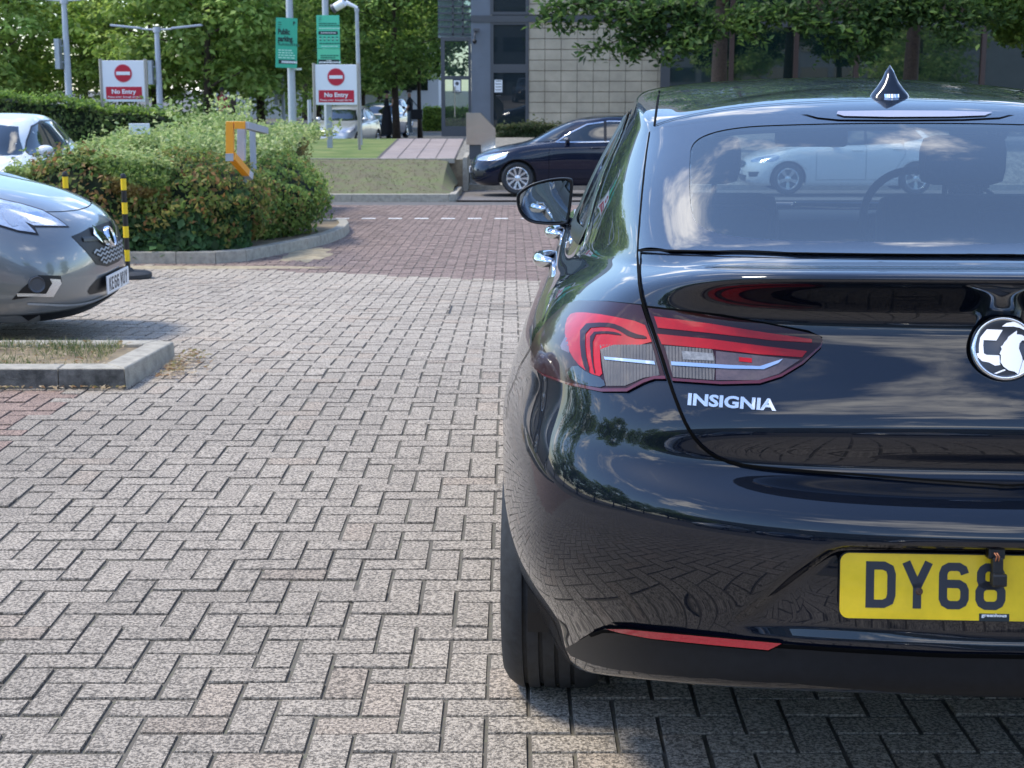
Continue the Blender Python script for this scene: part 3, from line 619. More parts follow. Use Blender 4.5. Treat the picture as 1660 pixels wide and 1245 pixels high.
# back row hedge
BH = [(.16, .27, .05), (.24, .36, .06), (.08, .14, .03)]
def btop(x, y): return np.interp(x, [-16, -10, -8.4, -6.2], [1.12, 1.10, .90, .62]) + .04 * np.sin(x * 4)
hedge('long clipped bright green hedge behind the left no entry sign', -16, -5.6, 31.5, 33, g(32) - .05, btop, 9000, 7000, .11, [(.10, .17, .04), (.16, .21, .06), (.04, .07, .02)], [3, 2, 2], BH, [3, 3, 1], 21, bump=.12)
hedge('low clipped green hedge beyond the two people', (690 - 830) / F * 74, (762 - 830) / F * 74 + 1, 73, 74.5, g(74), lambda x, y: x * 0 + .05, 3500, 1200, .14, BH, [3, 3, 2], BH, [3, 3, 1], 23)
hedge('low dark hedge against the tiled wall behind the black estate car', (806 - 830) / F * 46, 5.5, 45.2, 46.4, PZ - .1, lambda x, y: x * 0 + .10 + .05 * np.sin(x * 3), 5000, 3500, .10, [(.03, .06, .02), (.06, .09, .03), (.08, .09, .045)], [3, 2, 2], [(.07, .10, .035), (.11, .12, .05)], [2, 2], 24)
hedge('low green hedge beneath the public parking sign', (400 - 830) / F * 45, (478 - 830) / F * 45, 44.6, 46, g(45), lambda x, y: x * 0 - .12, 2500, 1800, .12, BH, [3, 3, 2], YEL, [3, 2, 2, 1], 25)
# grass tufts and litter
rng = np.random.default_rng(31); n = 14000
x = rng.uniform(-5.5, IX - .2, n); y = rng.uniform(IY0 + .16, IY1 - .16, n); keep = smoothn(x, y * 2, 2.4, 3) + rng.normal(0, .35, n) > .05 - .35 * (x < -2.3); x, y = x[keep], y[keep]; n = len(x)
hh = rng.uniform(.012, .055, n); V = np.zeros((n, 3, 3)); a = rng.uniform(0, 6.28, n); wv = .0022
V[:, 0] = np.stack([x - wv * np.cos(a), y - wv * np.sin(a), np.full(n, .07)], 1); V[:, 1] = np.stack([x + wv * np.cos(a), y + wv * np.sin(a), np.full(n, .07)], 1)
V[:, 2] = np.stack([x + rng.normal(0, .02, n), y + rng.normal(0, .02, n), .07 + hh], 1)
c = np.repeat(np.concatenate([mixc(rng, n, [(.10, .16, .05), (.2, .22, .08), (.42, .36, .2), (.07, .12, .04)], [3, 2, 2.5, 2]), np.ones((n, 1))], 1), 3, 0)
go = mk('grass', V.reshape(-1, 3), np.arange(n * 3).reshape(-1, 3), M['leaf'], smooth=False, cols=c); tag(go, 'thin grass and straw growing in the kerbed island', 'grass', kind='stuff')
rng = np.random.default_rng(33)
def litter(name, pts, size, pal, seed):
    P = np.array(pts); rg = np.random.default_rng(seed); o = leafmesh(name, P, np.tile([0, 0, 2.2], (len(P), 1)), size, mixc(rg, len(P), pal, [1] * len(pal)), seed=seed, m=M['leaf']); return o
DRY = [(.45, .34, .2), (.3, .18, .09), (.6, .5, .36), (.25, .22, .08)]
pts = [(IX + .10 + rng.exponential(.05) + .03 * sin(k), IY0 + .25 + .75 * rng.random(), .012) for k in range(260)]
pts += [(rng.uniform(-4.2, IX), IY0 - .01 - rng.exponential(.02), .01) for k in range(160)] + [(rng.uniform(-4.5, IX - .15), rng.uniform(IY0 + .15, IY1 - .12), .08) for k in range(420)]
tag(litter('leaf_litter', pts, .032, DRY, 3), 'dry leaves and straw lying against the kerb', 'leaf litter', kind='stuff')
n = 1800; x = rng.uniform(-7, XR - .4, n); y = rng.uniform(YB + .2, YP - .1, n); z = np.array([bank(a, b) for a, b in zip(x, y)])
tag(leafmesh('dry_grass', np.stack([x, y, z + .02], 1), np.tile([0, -.6, .6], (n, 1)), .06, mixc(rng, n, [(.22, .18, .11), (.17, .16, .08), (.27, .23, .15), (.15, .17, .07)], [3, 2, 1, 2]), asp=.15, seed=3), 'dry trodden grass on the bank below the footpath', 'grass', kind='stuff')
# ------------------------------------------------------------------ office building
BY = 49.5
def bx(px): return (px - 830) / F * (BY + .3) / CPH * CPH
def bz(py): return at(830, py, BY).z
BX = lambda px: at(px, 150, BY).x
M['clad'] = mat('panel_grey', (.145, .165, .20), rough=.4, metal=.3, var=.08, scale=1.5)
M['clad_d'] = mat('frame_grey', (.07, .075, .085), rough=.45)
M['tile'] = mat('wall_tile', (.43, .37, .28), rough=.6, var=.16, scale=1.1, bump=.05)
M['tilegap'] = mat('tile_joint', (.20, .17, .13), rough=.9)
M['bwin'] = glassmat('window_glass', (.35, .40, .42), 1.75, .55, (.03, .045, .055))
M['bwin_dark'] = mat('tinted_window', (.008, .02, .02), rough=.02, coat=1, ior=1.9, spec=.9, craf=.005)
M['dim'] = mat('dim_room', (.05, .055, .06), rough=.9, var=.2, scale=2)
ob = empty('office_building', (BX(760), BY, PZ)); tag(ob, 'office building with grey panels, beige tiled wall and dark mirrored glazing', 'building')
O = Vector(ob.location)
def B(name, boxes, m, parent=ob, bev=0, lab=None):
    mb = MB()
    for (x0, x1, y0, y1, z0, z1) in boxes: mb.box(((x0 + x1) / 2 - O.x, (y0 + y1) / 2 - O.y, (z0 + z1) / 2 - O.z), (x1 - x0, y1 - y0, z1 - z0), bev=bev)
    o = mb.build(name, m, parent)
    if lab: o['label'] = lab
    return o
zt = 10.5; z0 = PZ - .15
xa, xb, xc, xd, xe = BX(764), BX(795), BX(857), BX(1070), BX(1085)
B('wall', [(xa, xb, BY, BY + 8, z0, zt)], M['clad'], lab='blue grey metal clad corner')
B('room', [(xb + .02, 24, BY + 2.4, BY + 2.6, z0, zt)], M['dim'])
# tiled wall as one backing with real tiles
B('wall', [(xc, xd, BY + .06, BY + .3, z0, zt)], M['tilegap'], lab='beige tiled wall')
mb = MB(); tw = (xd - xc) / 8.15; ph = bz(100) - bz(117.2)
k = 0; z = bz(200)
while z > z0 - ph: z -= ph
while z < bz(36):
    if z + ph > z0:
        for i in range(9):
            a = xc + i * tw + .007; b = min(xc + (i + 1) * tw - .007, xd)
            if b > a + .05: mb.box(((a + b) / 2 - O.x, BY + .03 - O.y, z + ph / 2 - O.z), (b - a, .06, ph - .018), bev=.008)
    z += ph
z = bz(24)
while z < zt:
    for i in range(9):
        a = xc + i * tw + .007; b = min(xc + (i + 1) * tw - .007, xd)
        if b > a + .05: mb.box(((a + b) / 2 - O.x, BY + .03 - O.y, z + ph / 2 - O.z), (b - a, .06, ph - .018), bev=.008)
    z += ph
mb.build('wall_tiles', M['tile'], ob)
B('string_course', [(xa, xd, BY - .05, BY + .06, bz(36), bz(25)), (xe, 24, BY - .08, BY + .06, bz(44), bz(34))], M['clad_d'])
# window bay between panel and tiles
fw = .10
zs = [z0, bz(207), bz(118), bz(104), bz(36)]
B('window_frame', [(xb, xb + fw, BY - .03, BY + .12, z0, bz(36)), (xc - fw, xc, BY - .03, BY + .12, z0, bz(36)), (xb + fw, xc - fw, BY - .02, BY + .1, bz(118), bz(104)), (xb + fw, xc - fw, BY - .02, BY + .1, bz(40), bz(36)),
   (xb, xb + fw, BY - .03, BY + .12, bz(24), zt), (xc - fw, xc, BY - .03, BY + .12, bz(24), zt), (xb + fw, xc - fw, BY - .02, BY + .1, bz(24), bz(19))], M['clad_d'])
wn = B('window', [(xb + fw, xc - fw, BY + .02, BY + .05, z0, bz(118)), ], M['bwin'])
B('window', [(xb + fw, xc - fw, BY + .02, BY + .05, bz(104), bz(40))], M['bwin'])
B('window', [(xb + fw, xc - fw, BY + .02, BY + .05, bz(19), zt)], M['bwin'])
B('blind', [(xb + fw + .05, xc - fw - .05, BY + .5, BY + .55, bz(168), bz(118))], mat('dark_blind', (.03, .04, .045), rough=.8, var=.5, scale=1.5))
B('blind', [(xb + fw + .05, xc - fw - .05, BY + .3, BY + .33, bz(104), bz(72))], mat('pale_blind', (.4, .45, .5), rough=.8))
# side glass lobby door to the left
dl, dr = BX(715), xa - .01
B('door', [(dl, dl + .12, BY + .1, BY + .22, z0, bz(60)), (dr - .08, dr, BY + .1, BY + .22, z0, bz(60)), (dl + .12, dr - .08, BY + .1, BY + .22, bz(66), bz(60)), (dl + .12, dr - .08, BY + .1, BY + .22, bz(129), bz(123)), (dl + .12, dr - .08, BY + .1, BY + .22, z0, bz(205))], M['clad_d'], lab='grey framed glass entrance door')
dp = B('door_pane', [(dl + .12, dr - .08, BY + .15, BY + .17, bz(205), bz(129)), (dl + .12, dr - .08, BY + .15, BY + .17, bz(123), bz(66))], glassmat('door_glass', (.7, .78, .76), 1.5, .08, (.2, .25, .22)))
B('door_handle', [(BX(736), BX(738), BY + .02, BY + .06, bz(190), bz(140))], M['steel'])
# upper glass balcony block above the door
B('upper_glazing', [(dl - .1, xa, BY + .5, BY + .54, bz(58), zt)], glassmat('upper_glass', (.6, .7, .7), 1.7, .2, (.4, .5, .52)))
B('balcony_rail', [(dl - .1, xa, BY + .4, BY + .44, bz(a), bz(a) + .05) for a in (56, 44, 33, 22, 11, 0)] + [(BX(q), BX(q) + .05, BY + .4, BY + .44, bz(58), zt) for q in (733, 749)], M['clad_d'])
B('upper_floor', [(dl - .1, xa, BY + .6, BY + 6, bz(60), bz(56))], M['post_grey'])
# right hand dark curtain wall
B('pilaster', [(xd, xe, BY - .12, BY + .12, z0, zt)], M['clad_d'])
mull = [1085, 1184, 1288, 1386, 1480, 1590, 1700, 1810]; brown = mat('brown_mullion', (.06, .035, .03), rough=.5)
B('mullion', [(BX(m_) - .07, BX(m_) + .07, BY - .1, BY + .1, z0, zt) for m_ in mull[1:]], brown)
for i, (a, b) in enumerate(zip(mull, mull[1:])):
    B('window', [(BX(a) + (.07 if i else 0), BX(b) - .07, BY, BY + .03, z0, bz(44))], M['bwin_dark']); B('window', [(BX(a) + (.07 if i else 0), BX(b) - .07, BY, BY + .03, bz(34), zt)], M['bwin_dark'])
B('blind', [(BX(1300), BX(1378), BY - .03, BY - .005, bz(34), bz(0)), (BX(1520), BX(1560), BY - .03, BY - .005, bz(34), bz(-10))], mat('brown_blind', (.05, .028, .018), rough=.7, var=.3))
# plaque, notices and camera fixed to the building stay its parts
def notice(px, py, w_, h_, lab, Y=BY - .02):
    p = at(px, py, Y); r_ = empty('notice', p); tag(r_, lab, 'notice'); s = .02
    mb = MB(); mb.box((0, 0, 0), (w_, .02, h_)); mb.build('board', M['sign_black'], r_); mb = MB(); mb.box((0, -.013, 0), (w_ - .06, .01, h_ - .06)); mb.build('paper', M['sign_white'], r_)
    mb = MB(); rr = random.Random(px)
    if px < 790: mb.lathe([(.0001, 0), (.06, 0)], 16, Matrix.Translation((0, -.02, .08)) @ Matrix.Rotation(pi / 2, 4, 'X'))
    for i in range(6 if px > 790 else 2):
        z = h_ * .35 - i * .09 - (.3 if px < 790 else 0); mb.box((0, -.02, z), (w_ * rr.uniform(.45, .7), .002, .022))
    mb.build('print', M['sign_text'] if False else M['clad_d'], r_)
notice(741, 139.5, .27, .42, 'small white notice with a round symbol on the glass entrance door', BY + .08)
notice(808, 139.5, .30, .44, 'white printed notice fixed to the dark window beside the tiled wall', BY - .06)
p = at(771, 52, BY - .2); cc = empty('security_camera', p); tag(cc, 'small dark camera fixed high on the grey corner panel', 'camera')
mb = MB(); mb.box((0, .1, .02), (.08, .2, .06), bev=.01); mb.tube([(0, 0, .02), (-.03, -.05, -.1), (-.03, -.05, -.22)], .03, 8); mb.build('bracket', M['clad_d'], cc); mb = MB(); mb.lathe([(.001, -.12), (.05, -.1), (.07, -.04), (.06, .0), (.001, .02)], 16, Matrix.Translation((-.03, -.05, -.24))); mb.build('dome', M['black'], cc, smooth=True)
mb = MB(); mb.box((0.03, -.04, .07), (.2, .09, .09), bev=.015); mb.build('housing', M['clad_d'], cc)
# far pale block seen between trees top left
fb = empty('far_office_block', (-11.5, 96, -1)); tag(fb, 'pale office block showing between the trees above the public parking sign', 'building')
mb = MB(); mb.box((0, 3, 7), (14, 6, 14)); mb.build('wall', mat('pale_wall', (.45, .46, .48), rough=.7), fb)
for i in range(6):
    for j in range(4):
        mb = MB(); mb.box((-6 + i * 2.3, -.02, 2.5 + j * 3), (1.7, .06, 1.6)); wd_ = mb.build('window', M['darkglass'], fb)
# office block behind the camera, mirrored in the paint
rb = empty('rear_office_block', (0, -34, 0)); tag(rb, 'long grey office block with bands of windows behind the camera, mirrored in the black car', 'building')
mb = MB(); mb.box((8, -4, 4.2), (74, 8, 8.4)); mb.build('wall', mat('rear_wall', (.20, .21, .20), rough=.7, var=.1, scale=1), rb)
mb = MB()
for j in range(3):
    for i in range(22): mb.box((-22 + i * 2.8, .02, 1.7 + j * 2.5), (2.3, .06, 1.2))
mb.build('window_band', mat('rear_window', (.06, .08, .09), rough=.05, coat=1), rb)
# ------------------------------------------------------------------ signs and posts
def fr(o, lab): o['label'] = lab
def no_entry(x0, x1, yt, yb, Y, postb, lab, lpb, rpb, ang=0):
    a = at(x0, yt, Y); b = at(x1, yb, Y); W = b.x - a.x; H = a.z - b.z; cx = (a.x + b.x) / 2
    zb = min(at(x0, lpb, Y).z, at(x1, rpb, Y).z); rt = empty('no_entry_sign', (cx, Y, zb)); tag(rt, lab, 'road sign', 'no entry signs')
    z1 = a.z - zb; z0_ = b.z - zb
    mb = MB(); mb.box((0, 0, (z0_ + z1) / 2), (W - .1, .03, H), bev=.008); mb.build('panel', M['sign_white'], rt)
    for s in (-1, 1):
        mb = MB(); zz = (at(x0, lpb, Y).z if s < 0 else at(x1, rpb, Y).z) - zb
        mb.tube([(s * (W / 2 - .02), 0, zz), (s * (W / 2 - .02), 0, z1 + .03)], .035, 12); mb.build('post', M['steel_p'], rt, smooth=False, auto=40)
    def T(x, y, h): return (x, -.018 - h, y)
    cz = z0_ + H * .69; r_ = H * .205
    mb = MB(); mb.lathe([(.001, .004), (r_ * 1.08, .004), (r_ * 1.08, 0)], 40, Matrix.Translation((0, -.017, cz)) @ Matrix.Rotation(pi / 2, 4, 'X')); mb.build('rim', mat('rim_pink', (.6, .25, .3)) if 'rim_pink' not in bpy.data.materials else bpy.data.materials['rim_pink'], rt)
    mb = MB(); mb.lathe([(.001, .008), (r_, .008), (r_, 0)], 40, Matrix.Translation((0, -.017, cz)) @ Matrix.Rotation(pi / 2, 4, 'X')); mb.build('red_disc', M['sign_red'], rt)
    mb = MB(); mb.box((0, -.029, cz), (r_ * 1.65, .006, r_ * .4)); mb.build('white_bar', M['sign_white'], rt)
    ph_ = H * .30; pz = z0_ + H * .065; mb = MB(); mb.box((0, -.02, pz + ph_ / 2), (W * .77, .008, ph_), bev=.003); mb.build('red_panel', M['sign_red'], rt)
    mb = MB(); add_text(mb, 'No Entry', -W * .26, W * .26, pz + ph_ * .45, ph_ * .36, lambda x, y, h: (x, -.0245 - h, y), .002, off=.03)
    add_text(mb, 'Please enter through barrier', -W * .35, W * .35, pz + ph_ * .12, ph_ * .14, lambda x, y, h: (x, -.0245 - h, y), .002, off=.01); mb.build('lettering', M['sign_white'], rt)
    return rt
M['steel_p'] = mat('steel_post', (.35, .33, .31), rough=.35, metal=.8)
no_entry(161, 240, 98, 165, 32.0, 0, 'white no entry sign on two posts above the left hedge, two lamp posts either side', 190, 205)
s2 = no_entry(507, 583, 104.5, 170, 35.2, 0, 'white no entry sign at the lawn edge, in front of the light green parking notice', 226, 243)
X = at(535, 240, 35.4); zt_ = at(535, 168, 35.4).z
mb = MB(); mb.box((0, 0, (zt_ - X.z) / 2), (.12, .10, zt_ - X.z), bev=.012); o = mb.build('square_post', M['galv']); o.location = X; tag(o, 'square galvanised post standing under the middle of the right no entry sign', 'post')
p = at(503, 228, 38); zt_ = at(503, 162, 38).z; mb = MB(); mb.tube([(0, 0, 0), (0, 0, zt_ - p.z)], .05, 10); o = mb.build('short_post', M['post_grey'], auto=40); o.location = p; tag(o, 'short pale post left of the right no entry sign', 'post')
def lamp_post(px, pt, pb, Y, r0, r1, lab, arms=None, box=None, pxt=None):
    a = at(px, pb, Y); zt_ = at(px, pt, Y).z if pt is not None else a.z + 8; rt = empty('lamp_post', a); tag(rt, lab, 'lamp post', 'lamp posts'); h = zt_ - a.z
    mb = MB(); mb.tube([(0, 0, 0), (0, 0, h * .3), (0, 0, h)], [r0, r0, r1], 12); mb.build('pole', M['post_grey'], rt, auto=40)
    if arms:
        mb = MB(); mb.tube([(0, 0, h - .05), (0, 0, h + .12)], r1 * 1.5, 12); mb.build('cap', M['post_grey'], rt, auto=40)
        for s in (-1, 1):
            mb = MB(); mb.tube([(0, 0, h + .03), (s * .5, 0, h + .06)], .03, 8); ar = mb.build('arm', M['post_grey'], rt, auto=40)
            mb = MB(); MM = Matrix.Rotation(-s * .10, 3, 'Y'); mb.box((s * .98, 0, h + .13), (1.0, .26, .07), M=MM, bev=.03); mb.build('lamp_head', M['post_grey'], ar, auto=40)
    if box:
        y0, y1 = at(px, box[0], Y).z - a.z, at(px, box[1], Y).z - a.z
        mb = MB(); mb.box((-.24, 0, (y0 + y1) / 2), (.14, .34, y0 - y1), bev=.01); mb.build('sign_back', M['galv'], rt)
        mb = MB(); [mb.box((-.12, 0, z), (.14, .03, .04)) for z in (y0 - .2, y1 + .2)]; mb.build('bracket', M['galv'], rt)
    return rt
lamp_post(113, 3, 175, 46, .10, .075, 'tall pale lamp post left of the left no entry sign, its lamp heads cut off', True, (63, 112))
lamp_post(260, 50, 185, 51, .10, .08, 'slim double armed lamp post right of the left no entry sign', True, (98, 137))
lamp_post(402, 140, 205, 75, .07, .06, 'short distant pale pole near the person in red', None)
lamp_post(461, 118, 230, 60, .07, .06, 'thin distant pole left of the public parking post', None, (146, 170))
# public parking post
a = at(475, 222, 41); rt = empty('parking_sign', a, 0); tag(rt, 'teal public parking sign hung on a pale pole above the hedge', 'sign'); h = at(468, -60, 41).z - a.z
mb = MB(); mb.tube([(0, 0, 0), (0, 0, .15)], .16, 16); mb.tube([(0, 0, .1), (0, 0, h)], [.11, .085], 14); mb.build('pole', M['post_grey'], rt, auto=40)
pa, pb_ = at(446.5, 29, 40.8) - a, at(482.5, 110, 40.8) - a
Wd, Hd = pb_.x - pa.x, pa.z - pb_.z; Mr = Matrix.Translation(((pa.x + pb_.x) / 2, -.22, (pa.z + pb_.z) / 2)) @ Matrix.Rotation(R(12), 4, 'Z') @ Matrix.Rotation(R(2.2), 4, 'Y')
def TT(x, y, hh): return Mr @ Vector((x, -.02 - hh, y))
Wd *= 1.02
mb = MB(); mb.box((0, 0, 0), (Wd, .03, Hd)); o = mb.build('board', M['sign_green'], rt); o.data.transform(Mr)
mb = MB(); add_text(mb, 'Public', -Wd * .40, Wd * .15, Hd * .17, .145, TT, .004, off=.035); add_text(mb, 'parking.', -Wd * .40, Wd * .32, Hd * .03, .145, TT, .004, off=.035)
add_text(mb, 'P', Wd * .30, Wd * .40, Hd * .36, .10, TT, .004, off=.03)
for k, ww in enumerate((.14, .16, .12)): mb.prism([(-Wd * .4, Hd * (.40 - .045 * k)), (-Wd * (.4 - ww), Hd * (.40 - .045 * k)), (-Wd * (.4 - ww), Hd * (.41 - .045 * k)), (-Wd * .4, Hd * (.41 - .045 * k))], Mr @ Matrix.Translation((0, -.022, 0)) @ Matrix.Rotation(pi / 2, 4, 'X'), .004)
add_text(mb, 'Parkway zone', -Wd * .38, Wd * .22, -Hd * .06, .07, TT, .004, off=.01) if False else None
MP = Mr @ Matrix.Translation((0, -.02, 0)) @ Matrix.Rotation(pi / 2, 4, 'X')
def bar(mb, x0, x1, y, t, Mx=MP): mb.prism([(x0, y), (x1, y), (x1, y + t), (x0, y + t)], Mx, .004)
mb.build('lettering', M['sign_black'], rt)
mb = MB(); rr = random.Random(2)
x = -Wd * .38
for k in range(11): bar(mb, x, x + .035, -Hd * .06 + rr.uniform(0, .01), rr.uniform(.04, .07)); x += .05
mb.build('small_print', M['sign_text'], rt)
mb = MB()
for k in range(4):
    x = -Wd * .38
    while x < Wd * (.28 + .04 * k):
        l = rr.uniform(.04, .1); bar(mb, x, x + l, -Hd * (.16 + .05 * k), .03); x += l + .02
mb.build('pale_print', M['sign_pale'], rt)
mb = MB(); bar(mb, -Wd * .36, Wd * .42, -Hd * .42, .10); mb.build('footer_panel', M['sign_black'], rt)
mb = MB(); x = -Wd * .22
for k in range(9): bar(mb, x, x + .035, -Hd * .405, .055, Mr @ Matrix.Translation((0, -.025, 0)) @ Matrix.Rotation(pi / 2, 4, 'X')); x += .045
mb.build('footer_print', M['sign_white'], rt)
mb = MB(); mb.box((.10, 0, pb_.z - .03), (.34, .06, .05)); mb.build('bracket', M['sign_white'], rt)
# light green notice board behind second sign
a = at(532, 214, 43); rt = empty('parking_notice', a); tag(rt, 'light green parking terms board on a pole rising behind the right no entry sign', 'sign'); h = at(527, -60, 43).z - a.z
mb = MB(); mb.tube([(0, 0, 0), (0, 0, h)], [.10, .085], 14); mb.build('pole', M['post_grey'], rt, auto=40)
pa, pb_ = at(512.5, 24, 42.8) - a, at(551.5, 105, 42.8) - a; pm = at(530, 79, 42.8).z - a.z; cx = (pa.x + pb_.x) / 2; Wd = pb_.x - pa.x
mb = MB(); mb.box((cx, -.16, (pa.z + pm) / 2), (Wd, .03, pa.z - pm - .02)); mb.build('board', mat('mint_board', (.09, .55, .35), rough=.5), rt)
mb = MB(); mb.box((cx, -.16, (pb_.z + pm) / 2), (Wd, .03, pm - pb_.z)); mb.build('lower_board', M['sign_lgreen'], rt)
def tb(mb, x0, x1, py, t, seg=True, y=-.18):
    z = at(530, py, 42.8).z - a.z; x = cx + x0 * Wd
    if not seg: mb.box((cx + (x0 + x1) / 2 * Wd, y, z), ((x1 - x0) * Wd, .01, t)); return
    while x < cx + x1 * Wd:
        l = rr.uniform(.03, .09); mb.box((x + l / 2, y, z), (l, .01, t)); x += l + .012
mb = MB(); [tb(mb, -.40, -.40 + q, py, .015) for q, py in ((.1, 28), (.14, 31), (.1, 34))]
for py, x1 in ((38, .38), (41.5, .40)): tb(mb, -.40, x1, py, .03)
for py, x1 in ((90, .38), (93.5, .25)): tb(mb, -.35, x1, py, .03)
for py in (60.5, 65): [tb(mb, -.38 + k * .18, -.30 + k * .18, py, .04, False) for k in range(5)]
tb(mb, -.4, .4, 70.5, .035); mb.build('print', M['sign_text'], rt)
mb = MB(); tb(mb, -.4, .4, 46, .03); tb(mb, -.3, .38, 75, .025); [tb(mb, -.38 + k * .18, -.29 + k * .18, 63, .02, False) for k in range(5)]; mb.build('pale_print', M['sign_pale'], rt)
mb = MB(); tb(mb, -.42, .42, 53.3, .09, False); tb(mb, -.46, .46, 100.5, .13, False); mb.build('dark_panel', M['sign_black'], rt)
mb = MB(); tb(mb, -.32, .34, 53.3, .02, y=-.187); tb(mb, -.42, .42, 101, .04, y=-.187); tb(mb, -.1, .1, 98, .02, y=-.187); mb.build('panel_print', M['sign_white'], rt)
# cctv camera on tall pole
a = at(584, 235, 37.5); rt = empty('camera_pole', a); tag(rt, 'slim galvanised pole with white bullet camera hanging from a short arm', 'camera pole'); h = at(581, 17, 37.5).z - a.z
mb = MB(); mb.tube([(0, 0, 0), (-.0, 0, .3), (-.02, 0, h)], [.06, .055, .045], 12); mb.tube([(-.02, 0, h - .02), (-.02, 0, h + .05)], .06, 12); mb.build('pole', M['galv'], rt, auto=40)
q = at(553, 6, 37.5) - a
mb = MB(); mb.tube([(0, 0, h + .06), (q.x + .1, 0, q.z + .03)], [.03, .06], 8); mb.build('arm', M['sign_white'], rt, auto=40)
ca = at(549, 9, 37.4) - a; ax = Matrix.Translation(ca) @ Matrix.Rotation(R(62), 4, 'Y') @ Matrix.Rotation(R(14), 4, 'X')
mb = MB(); mb.lathe([(.001, -.16), (.09, -.16), (.10, -.12), (.10, .10), (.085, .13), (.001, .135)], 20, ax @ Matrix.Rotation(pi, 4, 'X')); cm = mb.build('camera', M['sign_white'], rt, auto=35)
mb = MB(); mb.lathe([(.001, .12), (.08, .12), (.105, .09), (.105, .14), (.12, .17), (.001, .05)], 20, ax @ Matrix.Rotation(pi, 4, 'X')); mb.build('lens', M['clad_d'], cm, auto=35)
# stainless monolith
a = at(756, 250, 33.2); b = at(803, 183, 33.2); W = b.x - a.x; H = b.z - a.z
rt = empty('pay_station', a); tag(rt, 'stainless steel kerbside cabinet with a cut off corner beside the footpath', 'cabinet')
pl = [(0, 0.18 * 1), (0, H), (W * .48, H), (W, H * .62), (W, -.15), (W * .55, -.15), (W * .55, .17)]
mb = MB(); mb.prism([(0, .20), (W * .52, .20), (W * .52, -.12), (W, -.12), (W, H * .62), (W * .48, H), (0, H)][::1], Matrix.Translation((0, .35, 0)) @ Matrix.Rotation(pi / 2, 4, 'X'), .35)
mb.build('shell', M['steel'], rt); mb = MB(); mb.box((W * .3, .2, .06), (W * .4, .3, .34)); mb.build('plinth', M['clad_d'], rt)
# white marker plate in the hedge, square vent in hedge
a = at(291, 214, 20.5); o = MB().box((0, 0, 0), (.24, .02, .13), rz=.1, bev=.005).build('marker_plate', M['sign_white']); o.location = a + Vector((0, -2.2, .11)); tag(o, 'small blank white plate poking out of the pale hedge top', 'plate')
# barrier with orange film
Yb = 15.35; cor = {k: at(*v, Yb) for k, v in dict(tl=(367.5, 196), bl=(367.5, 254), br=(379, 251), tr=(379, 200)).items()}
rt = empty('height_barrier', (cor['bl'].x, Yb, g(Yb))); tag(rt, 'grey square tube frame wrapped in orange film standing in the hedge', 'barrier'); Q = Vector(rt.location)
def sq(p, q, r_): mb = MB(); p, q = Vector(p), Vector(q); d = (q - p); rot = d.to_track_quat('Z', 'Y').to_matrix(); mb.box((p + q) / 2, (r_ * 2, r_ * 2, d.length), M=rot, bev=.004); return mb
P1 = at(373, 197, Yb) - Q; P2 = at(373, 256, Yb) - Q; P3 = at(399, 280, Yb + .4) - Q; P4 = at(398, 203, Yb) - Q; P5 = at(430, 212, Yb + 1.6) - Q; P6 = at(391, 257, Yb + .4) - Q; P7 = at(392, 207, Yb + .4) - Q
sq(P1, P2, .037).build('upright', M['orange'], rt); sq(P1 + Vector((.045, 0, -.035)), P4, .036).build('top_bar', M['orange'], rt); sq(P4, P5, .035).build('top_bar', M['post_grey'], rt)
sq(P2 + Vector((.02, -.02, .02)), P3, .037).build('brace', M['orange'], rt); sq(P3, P3 + (P3 - P2) * .25, .036).build('brace', M['post_grey'], rt); sq(P7, P6 - Vector((0, 0, .02)), .04).build('upright', M['post_grey'], rt)
sq(P2 + Vector((-.0, 0, -.03)), P2 + Vector((0, 0, .045)), .039).build('foot_clamp', M['galv'], rt); sq(P5 - Vector((.14, 0, .0)), P5 - Vector((.14, 0, .5)), .03).build('upright', M['post_grey'], rt)
e3 = P3 + (P3 - P2) * .25; sq(Vector((e3.x - .55, e3.y + .6, 0)), Vector((e3.x - .1, e3.y + .5, e3.z - .05)), .03).build('leg', M['post_grey'], rt)
# striped posts
def striped(pxt, pyt, Y, lab, base_px=None):
    t_ = at(pxt, pyt, Y); zb = g(Y); h = t_.z - zb; rt = empty('striped_post', (t_.x, Y, zb)); tag(rt, lab, 'bollard', 'black and yellow striped posts')
    r_ = .024; mb = MB(); mb.lathe([(.001, h), (r_ * .7, h - .004), (r_ * 1.05, h - .02), (r_ * 1.05, h - .06), (r_, h - .062)], 20); mb.build('cap', M['black'], rt, auto=40)
    mb = MB(); mb.lathe([(r_, .05), (r_, h - .06)], 20); mb.build('tube', M['black'], rt, smooth=True)
    z = h - .075 - .075
    while z > .1: mb = MB(); mb.lathe([(r_ + .0015, z), (r_ + .0015, z + .115 * .9)], 20) ; mb.build('yellow_band', M['yellow'], rt, smooth=True); z -= .215
    mb = MB(); mb.lathe([(.001, 0), (.20, 0), (.215, .02), (.215, .05), (.19, .065), (.06, .07), (.04, .10), (.001, .10)], 32); mb.build('rubber_base', M['rubber'], rt, auto=35)
striped(199.5, 281, 14.0, 'black and yellow striped post on a rubber foot right of the grey car nose')
striped(105, 278, 14.15, 'black and yellow striped post half hidden behind the grey car bonnet')
